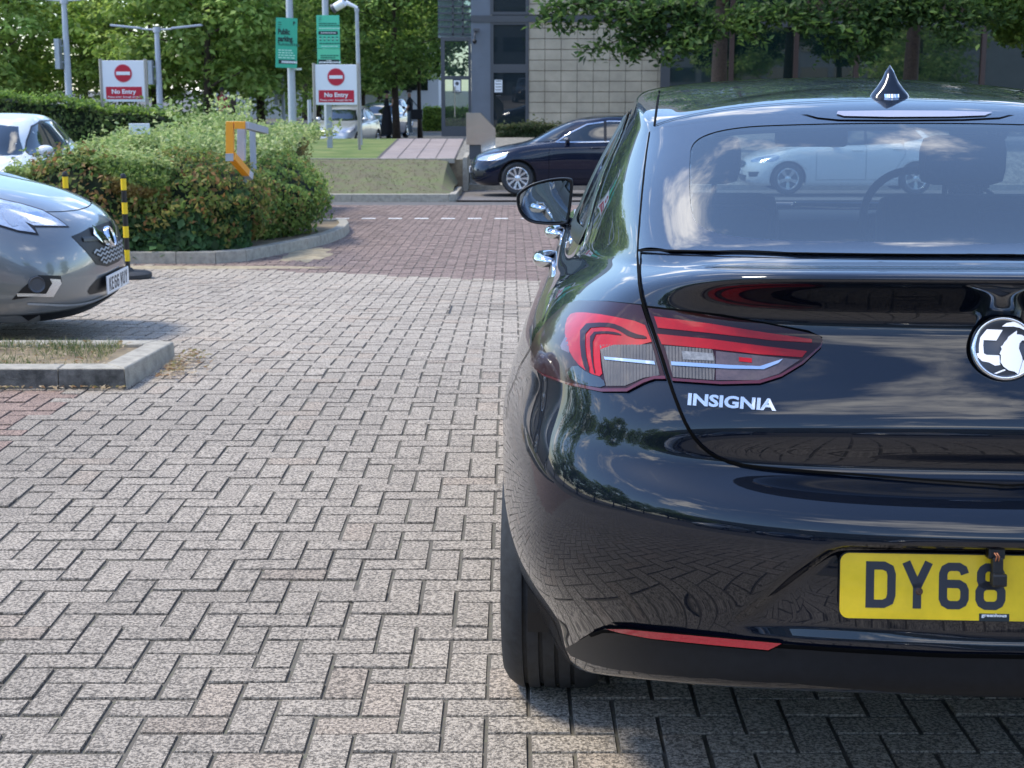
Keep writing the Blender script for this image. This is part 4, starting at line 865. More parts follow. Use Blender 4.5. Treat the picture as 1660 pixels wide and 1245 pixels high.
# ------------------------------------------------------------------ people (skin grown bodies)
def figure(name, lab, loc, joints, edges, rad, mats, face_mat, rz=0, scale=1):
    me = bpy.data.meshes.new(name); me.from_pydata([Vector(j) * scale for j in joints], edges, []); o = bpy.data.objects.new(name, me); col.objects.link(o)
    sk = o.modifiers.new('s', 'SKIN'); sk.use_smooth_shade = True; ss = o.modifiers.new('u', 'SUBSURF'); ss.levels = 2; ss.render_levels = 2
    for i, r_ in enumerate(rad):
        q = me.skin_vertices[0].data[i]; rr_ = r_ if isinstance(r_, tuple) else (r_, r_); q.radius = (rr_[0] * scale, rr_[1] * scale); q.use_root = (i == 0)
    dg = bpy.context.evaluated_depsgraph_get(); m2 = bpy.data.meshes.new_from_object(o.evaluated_get(dg)); o.modifiers.clear(); o.data = m2; bpy.data.meshes.remove(me)
    for mm in mats: m2.materials.append(mm)
    for p in m2.polygons: p.material_index = face_mat(p.center / scale); p.use_smooth = True
    o.location = loc; o.rotation_euler = (0, 0, rz); tag(o, lab, 'person'); return o
J = [(0, 0, .95), (0, 0, 1.15), (0, .0, 1.36), (0, .01, 1.47), (0, .02, 1.56), (0, .03, 1.66),
     (-.10, 0, .90), (-.11, .01, .50), (-.11, -.02, .08), (-.11, .12, .04), (.10, 0, .90), (.11, .04, .50), (.12, -.02, .08), (.12, .12, .04),
     (-.18, 0, 1.38), (-.24, -.02, 1.12), (-.22, .12, .92), (-.22, .17, .86), (.18, 0, 1.38), (.25, .0, 1.12), (.16, .20, 1.22), (.12, .22, 1.32)]
E = [(0, 1), (1, 2), (2, 3), (3, 4), (4, 5), (0, 6), (6, 7), (7, 8), (8, 9), (0, 10), (10, 11), (11, 12), (12, 13), (2, 14), (14, 15), (15, 16), (16, 17), (2, 18), (18, 19), (19, 20), (20, 21)]
RD = [(.15, .11), (.13, .10), (.15, .10), .055, .075, .085, .085, .06, .045, .035, .085, .06, .045, .035, .06, .045, .033, .03, .06, .045, .033, .03]
def hands(o, pts, m, sc=1):
    for hp, d in pts:
        mb = MB(); hp = Vector(hp); d = Vector(d).normalized(); s = d.orthogonal().normalized()
        mb.tube([hp - d * .02, hp + d * .03, hp + d * .06], [.022, .03, .026], 8)
        for k in range(4): b = hp + d * .055 + s * (k - 1.5) * .016; mb.tube([b, b + d * (.035 + .006 * (k in (1, 2))), b + d * .06 + d.cross(s) * .012], [.009, .008, .006], 6)
        mb.tube([hp + s * .02, hp + s * .045 + d * .025, hp + s * .05 + d * .045], [.011, .010, .007], 6); mb.build('hand', m, o, smooth=True)
def head_bits(o, z, m, hair, back, y0=.03, beard=False, cover=False):
    mb = MB(); hm = Matrix.Translation((0, y0 + back[1] * .018, z + .035)) @ Matrix.Diagonal((.092, .105, .105, 1))
    mb.lathe([(max(.001, cos(a)), sin(a)) for a in [(-.15 + i * (pi / 2 + .15) / 8) for i in range(9)]], 18, hm); mb.build('hair', hair, o, smooth=True)
    mb = MB(); f = Vector((-back[0], -back[1], 0)).normalized(); c = Vector((0, y0, z)); s = Vector((-f.y, f.x, 0))
    mb.tube([c + f * .08 + Vector((0, 0, .015)), c + f * .115 - Vector((0, 0, .015)), c + f * .09 - Vector((0, 0, .025))], [.008, .014, .010], 6)
    for k in (-1, 1): mb.lathe([(.001, .012), (.018, .008), (.022, 0), (.015, -.008)], 10, Matrix.Translation(c + s * k * .088) @ Matrix.Rotation(pi / 2, 4, 'Y'))
    mb.build('face', m, o, smooth=True)
# woman in long black dress, seen from behind right, hand raised
pl = gnd(627, 219); Yp = 57.2; X = at(627, 200, Yp).x; zp = at(627, 219.5, Yp).z
o = figure('person', 'person in a long black dress raising one hand beside the tree trunk', (X, Yp, zp), J, E, RD, [M['skin'], M['cloth_black']],
           lambda c: 0 if c.z > 1.50 or (c.x > .12 and c.y > .10 and c.z > 1.0) or (c.z < .96 and c.x < -.18) else 1, rz=R(-75), scale=.90)
mb = MB(); n = 24; prof = [(.28, .02), (.27, .3), (.23, .6), (.19, .88), (.16, 1.05)]
mb.lathe(prof, n, Matrix.Diagonal((1, .8, .95, 1))); mb.build('dress', M['cloth_black'], o, smooth=True)
head_bits(o, 1.50, M['skin'], M['cloth_black'], (0, -1)); hands(o, [((.108, .2, 1.20), (-.1, .1, 1)), ((-.2, .16, .765), (0, .2, -1))], M['skin'])
# man with shoulder bag facing left
X = at(664, 200, Yp).x
o = figure('person', 'bearded person in dark t-shirt and jeans with a black shoulder bag by the slim tree', (X, Yp + .3, zp), J, E, RD, [M['skin'], M['cloth_navy'], M['denim'], M['sign_white']],
           lambda c: 0 if c.z > 1.50 or (abs(c.x) > .15 and c.y > .05 and c.z > .8 and c.z < 1.35) or (abs(c.x) > .19 and c.z < 1.18) else (3 if c.z < .09 else (2 if c.z < .95 else 1)), rz=R(72), scale=.92)
head_bits(o, 1.53, M['skin'], M['hair'], (0, -1)); hands(o, [((-.205, .16, .785), (0, .3, -1)), ((.11, .205, 1.22), (-.3, .4, .6))], M['skin'])
mb = MB(); mb.box((0, 0, 0), (.16, .42, .36), bev=.04); bg_ = mb.build('shoulder_bag', M['cloth_black']); bg_.location = (X + .26, Yp + .1, zp + .76); bg_.rotation_euler = (0, 0, R(72)); tag(bg_, 'black shoulder bag hanging at the side of the bearded person', 'bag')
mb = MB(); mb.tube([(-.0, -.15, .16), (-.16, .2, .62), (-.05, .15, .16)], .018, 6); mb.build('strap', M['cloth_black'], bg_)
# person in red, walking
Yr = 55; X = at(361, 180, Yr).x; zr = at(361, 201, Yr).z - .35
o = figure('person', 'person with dark hair in a long dark red top beyond the hedge', (X, Yr, zr), J, E, RD, [M['skin_dark'], M['cloth_red'], M['cloth_navy']],
           lambda c: 0 if c.z > 1.50 or (c.z < .96 and abs(c.x) > .18) else (1 if c.z > .62 else 2), rz=R(200), scale=.9)
head_bits(o, 1.50, M['skin_dark'], M['hair'], (0, -1)); hands(o, [((-.2, .155, .76), (0, .3, -1)), ((.108, .2, 1.2), (-.3, .4, .6))], M['skin_dark'])
# ------------------------------------------------------------------ car surfaces
def interp_solve(P, alpha):
    """P (n,k): blend of control points and interpolating cubic B-spline controls, mirrored x at both ends handled by caller ghosts"""
    return P
def bsurf(G, sr, sc, alpha=.6, endrow='mirror', endcol='mirror'):
    G = np.array(G, dtype=float); Rn, Cn, _ = G.shape; mir = np.array([-1, 1, 1])
    def pad(A):      # ghosts on both axes
        c0 = A[:, 1:2] * mir; c1 = A[:, -2:-1] * mir; A = np.concatenate([c0, A, c1], 1)
        r0 = 2 * A[0:1] - A[1:2]; r1 = A[-2:-1] * mir if endrow == 'mirror' else 2 * A[-1:] - A[-2:-1]
        return np.concatenate([r0, A, r1], 0)
    Q = G.copy()
    for _ in range(14):   # relaxation towards interpolation
        Pd = pad(Q); w_ = np.array([1, 4, 1]) / 6
        V = sum(w_[a] * w_[b] * Pd[a:a + Rn, b:b + Cn] for a in range(3) for b in range(3)); Q = Q + alpha * (G - V) * .9
        if alpha < 1 and _ >= 3: break
    Pd = pad(Q)
    def basis(n, s):
        t = np.linspace(0, n - 1, (n - 1) * s + 1); i = np.minimum(t.astype(int), n - 2); f = t - i
        W = np.zeros((len(t), n + 2))
        for k, b in enumerate(((1 - f) ** 3 / 6, (3 * f ** 3 - 6 * f ** 2 + 4) / 6, (-3 * f ** 3 + 3 * f ** 2 + 3 * f + 1) / 6, f ** 3 / 6)): W[np.arange(len(t)), i + k] = b
        return W
    Wr = basis(Rn, sr); Wc = basis(Cn, sc)
    return np.einsum('ir,jc,rck->ijk', Wr, Wc, Pd)
def surf_mesh(S):
    """half surface (x<=0) + mirror, welded on x=0. returns verts, faces"""
    a, b, _ = S.shape; S = S.copy(); S[:, 0, 0] = 0; S[:, -1, 0] = 0; S[-1, :, 0] = 0
    idx = np.arange(a * b).reshape(a, b); V = S.reshape(-1, 3); Mv = V * np.array([-1, 1, 1]); onx = np.abs(V[:, 0]) < 1e-7
    map2 = np.where(onx, np.arange(a * b), 0); new = np.cumsum(~onx) - 1 + a * b; map2 = np.where(onx, map2, new)
    VV = np.concatenate([V, Mv[~onx]])
    q = np.stack([idx[:-1, :-1], idx[:-1, 1:], idx[1:, 1:], idx[1:, :-1]], -1).reshape(-1, 4)
    q2 = map2[q][:, ::-1]
    return VV, np.concatenate([q, q2])
class Skin:
    def __init__(s, V, Fc):
        s.V = V; s.F = Fc; c = V[Fc]; n = np.cross(c[:, 2] - c[:, 0], c[:, 3] - c[:, 1]); vn = np.zeros_like(V)
        for k in range(4): np.add.at(vn, Fc[:, k], n)
        cen = np.array([0, V[:, 1].mean(), .6])
        vn /= np.linalg.norm(vn, axis=1)[:, None] + 1e-12; s.N = vn
        s.sgn = 1 if ((vn * (V - cen)).sum(1)).mean() > 0 else -1; s.N = vn * s.sgn
        s.bvh = BVHTree.FromPolygons([tuple(p) for p in V], [tuple(int(i) for i in f) for f in Fc])
    def nrm(s, p, fi):
        f = s.F[fi]; d = np.linalg.norm(s.V[f] - np.array(p), axis=1) + 1e-6; w_ = 1 / d ** 2
        # inverse bilinear would be exact; barycentric on the two triangles
        P = [Vector(s.V[i]) for i in f]
        best = None
        for tri in ((0, 1, 2), (0, 2, 3)):
            a, b, c = (P[t] for t in tri); v0, v1, v2 = b - a, c - a, Vector(p) - a; d00, d01, d11, d20, d21 = v0.dot(v0), v0.dot(v1), v1.dot(v1), v2.dot(v0), v2.dot(v1); den = d00 * d11 - d01 * d01
            if abs(den) < 1e-16: continue
            v = (d11 * d20 - d01 * d21) / den; w2 = (d00 * d21 - d01 * d20) / den; u = 1 - v - w2; m = min(u, v, w2)
            if best is None or m > best[0]: best = (m, tri, (u, v, w2))
        if best is None: return Vector(s.N[f[0]]).normalized()
        n = sum((Vector(s.N[f[t]]) * max(0, k) for t, k in zip(best[1], best[2])), Vector((0, 0, 0)))
        return n.normalized() if n.length > 1e-6 else Vector(s.N[f[0]]).normalized()
    def hit(s, o, d):
        loc, nn, fi, dist = s.bvh.ray_cast(o, d)
        if loc is None: loc, nn, fi, dist = s.bvh.find_nearest(o + d * 3.2)
        return loc, s.nrm(loc, fi)
def smooth_poly(pts, it=2, closed=True):
    P = [Vector(p) for p in pts]
    for _ in range(it):
        Q = []; n = len(P)
        for i in range(n if closed else n - 1):
            a, b = P[i], P[(i + 1) % n]; Q += [a * .75 + b * .25, a * .25 + b * .75]
        if not closed: Q = [P[0]] + Q + [P[-1]]
        P = Q
    return P
def resample(P, step, closed=True):
    out_ = []; n = len(P)
    for i in range(n if closed else n - 1):
        a, b = P[i], P[(i + 1) % n]; k = max(1, int((b - a).length / step))
        for j in range(k): out_.append(a.lerp(b, j / k))
    if not closed: out_.append(P[-1])
    return out_
def inpoly(p, poly):
    x, y = p; c = False; n = len(poly)
    for i in range(n):
        a, b = poly[i], poly[i - 1]
        if (a[1] > y) != (b[1] > y) and x < (b[0] - a[0]) * (y - a[1]) / (b[1] - a[1]) + a[0]: c = not c
    return c
def patch2d(poly, step):
    P = resample([Vector(p) for p in poly], step); x0, x1 = min(p.x for p in P), max(p.x for p in P); y0, y1 = min(p.y for p in P), max(p.y for p in P)
    pts = list(P); n = len(P); bd = [(q.x, q.y) for q in P]; from_ = np.array(bd); y = y0 + step * .5; r = 0
    while y < y1:
        x = x0 + step * (.5 if r % 2 else 0)
        while x < x1:
            if inpoly((x, y), bd) and np.min(((from_ - (x, y)) ** 2).sum(1)) > (.45 * step) ** 2: pts.append(Vector((x, y)))
            x += step
        y += step; r += 1
    vo, _, fo, _, _, _ = geometry.delaunay_2d_cdt(pts, [(i, (i + 1) % n) for i in range(n)], [list(range(n))], 1, 1e-6)
    return vo, fo
TWIN = {}
def lay(skin, name, poly, caster, m, parent, off=.0015, step=.02, mirror=False, thickness=0, offf=None):
    """poly in 2D; caster(x,y)->(origin, dir) in skin space; surface patch hugging the skin"""
    vo, fo = patch2d(poly, step); V = []; Nn = []
    for p in vo:
        o_, d_ = caster(p.x, p.y); l, n = skin.hit(o_, d_)
        if n.dot(d_) > 0: n = -n
        k = offf(p.x, p.y) if offf else off; V.append(l + n * k); Nn.append(n)
    f = [tuple(q) for q in fo]; f2 = []
    for q in f:
        a, b, c = V[q[0]], V[q[1]], V[q[2]]; f2.append(q if (b - a).cross(c - a).dot(Nn[q[0]]) > 0 else q[::-1])
    f = f2
    tw_ = None
    if mirror: tw_ = mk(name, [Vector((-v.x, v.y, v.z)) for v in V], [q[::-1] for q in f], m, parent if parent.type == 'EMPTY' else TWIN.get(parent.name, parent), norms=[Vector((-v.x, v.y, v.z)) for v in Nn])
    o = mk(name, V, f, m, parent, norms=Nn)
    if mirror: TWIN[o.name] = tw_
    return o
    return mk(name, V, f, m, parent, norms=Nn)
def line_lay(skin, pts, caster, wd, off=.0012, step=.02, closed=False):
    """ribbon along 2D polyline, constant metric width; returns verts faces"""
    P = resample([Vector(p) for p in pts], step, closed); H = [skin.hit(*caster(p.x, p.y)) for p in P]; V = []; n = len(P)
    for i in range(n):
        l, nn = H[i]; a = H[(i - 1) % n][0] if (closed or i) else l; b = H[(i + 1) % n][0] if (closed or i < n - 1) else l
        t = (b - a); t = t.normalized() if t.length > 1e-7 else Vector((1, 0, 0)); s = nn.cross(t).normalized() * wd / 2; V += [l + s + nn * off, l + nn * (off + wd * .1), l - s + nn * off]
    f = []
    for i in range(n if closed else n - 1):
        j = (i + 1) % n; f += [(3 * i, 3 * j, 3 * j + 1, 3 * i + 1), (3 * i + 1, 3 * j + 1, 3 * j + 2, 3 * i + 2)]
    return V, f
def mirrored(V, f):
    b = len(V); return V + [Vector((-v.x, v.y, v.z)) for v in V], f + [tuple(i + b for i in q)[::-1] for q in f]
def arch_cut(V, Fc, arches, xmin=.45):
    V = V.copy(); Fc = Fc; keep = np.ones(len(Fc), bool); cen = V[Fc].mean(1)
    for (cy, cz, r) in arches:
        d = np.hypot(cen[:, 1] - cy, cen[:, 2] - cz); keep &= ~((d < r) & (np.abs(cen[:, 0]) > xmin) & (cen[:, 2] < cz + r + .05))
    F2 = Fc[keep]
    ed = {}
    for f in F2:
        for k in range(4):
            a, b = f[k], f[(k + 1) % 4]; key = (min(a, b), max(a, b)); ed[key] = ed.get(key, 0) + 1
    bv = set()
    for (a, b), c in ed.items():
        if c == 1: bv.add(a); bv.add(b)
    for i in bv:
        for (cy, cz, r) in arches:
            d = np.hypot(V[i, 1] - cy, V[i, 2] - cz)
            if abs(V[i, 0]) > xmin and abs(d - r) < .07 and V[i, 2] > .16: V[i, 1] = cy + (V[i, 1] - cy) / d * r; V[i, 2] = cz + (V[i, 2] - cz) / d * r
    return V, F2
def wheel(parent, x, y, r, wd, side, rim_m, spokes=5, twin=True, label=None, grooves=True):
    wr = bpy.data.objects.new('wheel', None); col.objects.link(wr); wr.parent = parent; wr.location = (x, y, r); wr.empty_display_size = .1
    Mx = Matrix.Rotation(side * pi / 2, 4, 'Y')   # local +z -> outward
    w2 = wd / 2; rr = r * .665
    pr = [(rr, w2 - .012), (rr + .02, w2 - .003), (r * .88, w2 + .004), (r - .020, w2 - .008), (r - .005, w2 - .028)]
    if grooves:
        z = w2 - .052
        pr += [(r, z + .01)]
        while z > -w2 + .05: pr += [(r, z + .005), (r - .009, z + .0045), (r - .009, z - .0045), (r, z - .005)]; z -= .0365
    pr += [(r, -w2 + .04), (r - .012, -w2 + .015), (r * .85, -w2), (rr, -w2 + .01)]
    mb = MB(); mb.lathe(pr, 72, Mx)
    if grooves:   # lateral sipes
        for k in range(60):
            a = 2 * pi * k / 60; mb.box(Mx @ Vector((cos(a) * (r - .0102), sin(a) * (r - .0102), w2 - .03)), (.001, .001, .001))
    mb.build('tyre', M['rubber'], wr, auto=35)
    mb = MB(); mb.lathe([(rr + .004, w2 - .01), (rr - .006, w2 - .006), (rr - .018, w2 - .02), (rr - .03, w2 - .06), (rr - .03, -w2 + .02)], 48, Mx)
    for k in range(spokes):
        for s in ((-1, 1) if twin else (0,)):
            a = 2 * pi * k / spokes + s * .17; a2 = 2 * pi * k / spokes + s * .30; bw = .024 if twin else .04
            p0 = Vector((cos(a) * .05, sin(a) * .05, w2 - .035)); p1 = Vector((cos(a2) * (rr - .01), sin(a2) * (rr - .01), w2 - .022)); d = (p1 - p0).normalized(); t = Vector((-d.y, d.x, 0))
            v = [p0 - t * bw * .6, p0 + t * bw * .6, p1 + t * bw, p1 - t * bw]; v = v + [p - Vector((0, 0, .025)) for p in v]
            mb.add([Mx @ p for p in v], [(0, 1, 2, 3), (7, 6, 5, 4), (0, 3, 7, 4), (1, 5, 6, 2), (0, 4, 5, 1), (3, 2, 6, 7)])
    mb.lathe([(.001, w2 - .02), (.035, w2 - .022), (.06, w2 - .035), (.06, w2 - .07)], 24, Mx); mb.build('rim', rim_m, wr, auto=30)
    mb = MB(); mb.lathe([(.001, 0.03), (rr * .85, 0.03), (rr * .85, -.03)], 32, Mx); mb.build('brake_disc', M['clad_d'], wr)
    return wr
def liner(parent, x, cy, r, side, dep=.27):
    mb = MB(); n = 28; ang = [R(-12) + (pi + R(24)) * i / n for i in range(n + 1)]; V = []
    for xx in (x, x - side * dep):
        for a in ang: V.append((xx, cy + cos(a) * r, max(.12, r * 0 + WZ + sin(a) * r)))
    f = [(i, i + 1, n + 2 + i, n + 1 + i) for i in range(n)]; f.append(tuple(range(n + 1, 2 * n + 2))); mb.add(V, f); return mb.build('wheel_housing', M['black'], parent)
WZ = .335
# generic hatchback, nose at y=0, tail at y=4
HR = [  # rows bottom -> top ; each: list of (x,y,z) over 12 columns
 [(0, .12, .17), (-.35, .14, .17), (-.58, .22, .17), (-.70, .34, .17), (-.74, .50, .17), (-.76, .85, .17), (-.77, 1.4, .17), (-.77, 2.2, .17), (-.77, 3.1, .18), (-.74, 3.6, .22), (-.60, 3.85, .26), (0, 3.93, .27)],
 [(0, .035, .24), (-.35, .05, .24), (-.62, .14, .24), (-.76, .30, .24), (-.81, .50, .25), (-.835, .85, .25), (-.83, 1.4, .25), (-.83, 2.2, .25), (-.83, 3.1, .27), (-.80, 3.6, .30), (-.65, 3.93, .34), (0, 3.99, .36)],
 [(0, .0, .36), (-.36, .02, .36), (-.65, .12, .36), (-.79, .28, .37), (-.845, .50, .40), (-.87, .85, .42), (-.865, 1.4, .42), (-.865, 2.2, .42), (-.865, 3.1, .45), (-.84, 3.6, .46), (-.68, 3.95, .48), (0, 4.02, .5)],
 [(0, .005, .50), (-.36, .03, .50), (-.64, .13, .51), (-.785, .30, .53), (-.845, .52, .58), (-.875, .85, .62), (-.87, 1.4, .60), (-.87, 2.2, .60), (-.87, 3.1, .62), (-.845, 3.6, .62), (-.67, 3.93, .62), (0, 4.0, .62)],
 [(0, .04, .62), (-.35, .07, .62), (-.61, .18, .63), (-.75, .34, .66), (-.82, .55, .70), (-.86, .85, .74), (-.865, 1.4, .73), (-.865, 2.2, .74), (-.86, 3.1, .76), (-.82, 3.6, .78), (-.64, 3.88, .80), (0, 3.95, .80)],
 [(0, .10, .70), (-.34, .13, .70), (-.57, .24, .71), (-.69, .40, .745), (-.77, .60, .79), (-.82, .88, .85), (-.85, 1.4, .85), (-.85, 2.2, .87), (-.84, 3.1, .90), (-.79, 3.6, .93), (-.61, 3.85, .95), (0, 3.93, .95)],
 [(0, .22, .765), (-.33, .25, .77), (-.52, .35, .785), (-.62, .48, .815), (-.69, .68, .86), (-.76, .95, .91), (-.82, 1.45, .91), (-.82, 2.2, .93), (-.81, 3.1, .97), (-.75, 3.6, 1.0), (-.58, 3.80, 1.02), (0, 3.88, 1.02)],
 [(0, .50, .865), (-.32, .53, .87), (-.50, .62, .87), (-.58, .75, .885), (-.63, .92, .92), (-.69, 1.2, .965), (-.77, 1.6, .965), (-.785, 2.25, .98), (-.77, 3.05, 1.02), (-.70, 3.5, 1.06), (-.55, 3.70, 1.08), (0, 3.8, 1.08)],
 [(0, 1.02, .985), (-.32, 1.03, .98), (-.48, 1.08, .975), (-.56, 1.15, .975), (-.61, 1.27, .985), (-.65, 1.5, 1.02), (-.71, 1.85, 1.08), (-.72, 2.3, 1.12), (-.705, 2.95, 1.14), (-.65, 3.35, 1.17), (-.52, 3.55, 1.2), (0, 3.65, 1.2)],
 [(0, 1.36, 1.17), (-.30, 1.37, 1.165), (-.45, 1.41, 1.16), (-.52, 1.47, 1.155), (-.56, 1.57, 1.17), (-.60, 1.75, 1.20), (-.645, 2.0, 1.25), (-.65, 2.35, 1.29), (-.635, 2.85, 1.30), (-.59, 3.2, 1.30), (-.48, 3.4, 1.31), (0, 3.5, 1.32)],
 [(0, 1.74, 1.365), (-.28, 1.75, 1.36), (-.41, 1.79, 1.35), (-.47, 1.84, 1.34), (-.50, 1.92, 1.35), (-.53, 2.02, 1.37), (-.56, 2.2, 1.40), (-.56, 2.45, 1.42), (-.55, 2.8, 1.42), (-.52, 3.0, 1.41), (-.42, 3.2, 1.41), (0, 3.3, 1.415)],
 [(0, 2.0, 1.435), (-.2, 2.0, 1.43), (-.30, 2.03, 1.425), (-.35, 2.07, 1.425), (-.37, 2.12, 1.43), (-.38, 2.2, 1.44), (-.39, 2.35, 1.455), (-.39, 2.5, 1.465), (-.38, 2.7, 1.465), (-.36, 2.85, 1.46), (-.28, 2.95, 1.455), (0, 3.05, 1.455)],
 [(0, 2.2, 1.465), (0, 2.2, 1.465), (0, 2.22, 1.467), (0, 2.25, 1.469), (0, 2.3, 1.471), (0, 2.35, 1.474), (0, 2.4, 1.476), (0, 2.5, 1.478), (0, 2.6, 1.477), (0, 2.7, 1.475), (0, 2.78, 1.472), (0, 2.85, 1.468)]]
def hatch(name, lab, group, paint, loc, rz, L=4.02, W=1.75, H=1.48, tail=0, glass='darkglass', rim=None, wr=.31, front=True, res=(8, 10), cat='car', detail=1, plate=None, wy=(.82, 3.33), twin=True):
    rt = empty(name, loc, rz); tag(rt, lab, cat, group)
    G = np.array(HR); sx, sz = W / 1.75, H / 1.48; y = G[:, :, 1]
    y2 = y.copy(); G[:, :, 0] *= sx; G[:, :, 2] = G[:, :, 2] * sz; G[:, :, 1] = y * L / 4.02
    if tail:     # estate: push the upper rear backwards
        u = np.clip((G[:, :, 2] - .9) / .5, 0, 1); b = np.clip((y2 - 2.6) / 1.0, 0, 1); G[:, :, 1] += tail * u * b
    k = L / 4.02; S = bsurf(G, res[0], res[1], alpha=.8)
    V, Fc = surf_mesh(S); sk = Skin(V, Fc); fy, ry = wy[0] * k, wy[1] * k
    V2, F2 = arch_cut(V, Fc, [(fy, wr, wr + .045), (ry, wr, wr + .045)], xmin=.5)
    order = F2 if sk.sgn > 0 else F2[:, ::-1]
    body = mk('body', V2, order, M[paint], rt)
    so = body.modifiers.new('thick', 'SOLIDIFY'); so.thickness = .02; so.offset = -1
    mb = MB(); mb.box((0, L / 2, .36), (W * .80, L * .86, .26), bev=.05); mb.box((0, L * .56, .72), (W * .78, L * .56, .5), bev=.08); mb.build('underbody', M['black'], rt)
    for cy in (fy, ry):
        for s in (-1, 1): liner(rt, s * (W / 2 - .03), cy, wr + .05, s)
    for cy in (fy, ry):
        for s in (-1, 1): wheel(rt, s * (W / 2 - .115), cy, wr, .20, s, rim or M['alloy'], twin=twin, grooves=False)
    fc = lambda x, z: (Vector((x, -3, z)), Vector((0, 1, 0))); sc_ = lambda y_, z: (Vector((-3, y_, z)), Vector((1, 0, 0))); bc = lambda x, z: (Vector((x, L + 3, z)), Vector((0, -1, 0)))
    Y = lambda a: a * k; Z = lambda a: a * sz; X = lambda a: a * sx
    ws = [(X(-.66), Z(.995)), (X(-.5), Z(1.32)), (X(-.3), Z(1.345)), (X(.3), Z(1.345)), (X(.5), Z(1.32)), (X(.66), Z(.995)), (X(.3), Z(.985)), (X(-.3), Z(.985))]
    lay(sk, 'windscreen', ws, fc, M[glass], rt, off=.004, step=.05)
    tl = tail
    side = [(Y(1.48), Z(.985)), (Y(1.72), Z(1.15)), (Y(2.02), Z(1.315)), (Y(2.4), Z(1.375)), (Y(3.0) + tl * .5, Z(1.365)), (Y(3.3) + tl * .8, Z(1.28)), (Y(3.45) + tl * .8, Z(1.12)), (Y(3.0), Z(1.03)), (Y(2.2), Z(.995))]
    chr_ = line_lay(sk, side, sc_, .022, .004, .05, True); mb = MB(); mb.add(*mirrored(*chr_)); mb.build('window_trim', M['chrome'] if detail > 1 else M['blacktrim'], rt, smooth=True)
    gl = lay(sk, 'side_glass', side, sc_, M[glass], rt, off=.003, step=.06, mirror=True)
    V_, f_ = [], []
    mb = MB()
    for yy in (2.33, 3.05):
        a = [(Y(yy), Z(1.0)), (Y(yy), Z(1.37))]; mb.add(*mirrored(*line_lay(sk, a, sc_, .055, .0055, .04)))
    mb.build('pillar', M['blacktrim'], rt, smooth=True)
    rw = [(X(-.5), Z(1.06)), (X(-.47), Z(1.36)), (X(.47), Z(1.36)), (X(.5), Z(1.06))]; lay(sk, 'rear_glass', rw, bc, M['darkglass'], rt, off=.004, step=.06)
    tlp = [(X(-.78), Z(.80)), (X(-.80), Z(.95)), (X(-.6), Z(.98)), (X(-.5), Z(.82))]; lay(sk, 'tail_light', tlp, bc, M['lens_mid'], rt, off=.004, step=.04, mirror=True)
    # panel lines
    mb = MB()
    for ln in ([(Y(1.42), Z(.98)), (Y(1.36), Z(.8)), (Y(1.36), Z(.30))], [(Y(2.33), Z(.99)), (Y(2.33), Z(.30))], [(Y(3.05), Z(1.02)), (Y(3.1), Z(.8)), (Y(2.9), Z(.5))], [(Y(1.36), Z(.30)), (Y(2.95), Z(.30))]): mb.add(*mirrored(*line_lay(sk, ln, sc_, .007, .0012, .05)))
    mb.add(*line_lay(sk, smooth_poly([(X(-.70), Z(.93)), (X(-.64), Z(.80)), (X(-.5), Z(.755)), (X(0), Z(.735)), (X(.5), Z(.755)), (X(.64), Z(.80)), (X(.70), Z(.93))], 2, False), fc, .007, .0012, .03))
    mb.build('panel_gap', M['gap'], rt, smooth=True)
    for s in (-1, 1):
        mb = MB(); l, n = sk.hit(Vector((-3, Y(1.72), Z(.99))), Vector((1, 0, 0)));
        q = Vector((s * (abs(l.x) + .10), Y(1.68), Z(1.03)))
        mb.lathe([(.001, .055), (.05, .05), (.085, .02), (.09, -.03), (.08, -.04), (.001, -.04)], 18, Matrix.Translation(q) @ Matrix.Diagonal((1.15, 1, .75, 1)) @ Matrix.Rotation(pi / 2, 4, 'X')); mr_ = mb.build('wing_mirror', M[paint] if detail < 3 else M['blacktrim'], rt, smooth=True)
        mb = MB(); mb.box((s * (abs(l.x) + .01), Y(1.68), Z(.985)), (.10, .06, .035), bev=.01); mb.build('mirror_foot', M['blacktrim'], mr_)
    for yy, zz in ((2.15, .88), (2.95, .91)):
        for s in (-1, 1):
            l, n = sk.hit(Vector((-3, Y(yy), Z(zz))), Vector((1, 0, 0))); mb = MB(); x_ = s * (abs(l.x) + .014)
            mb.tube([(s * abs(l.x), Y(yy) - .10, Z(zz)), (x_ + s * .01, Y(yy) - .06, Z(zz)), (x_ + s * .01, Y(yy) + .06, Z(zz)), (s * abs(l.x), Y(yy) + .10, Z(zz))], .013, 8); mb.build('door_handle', M[paint], rt, smooth=True)
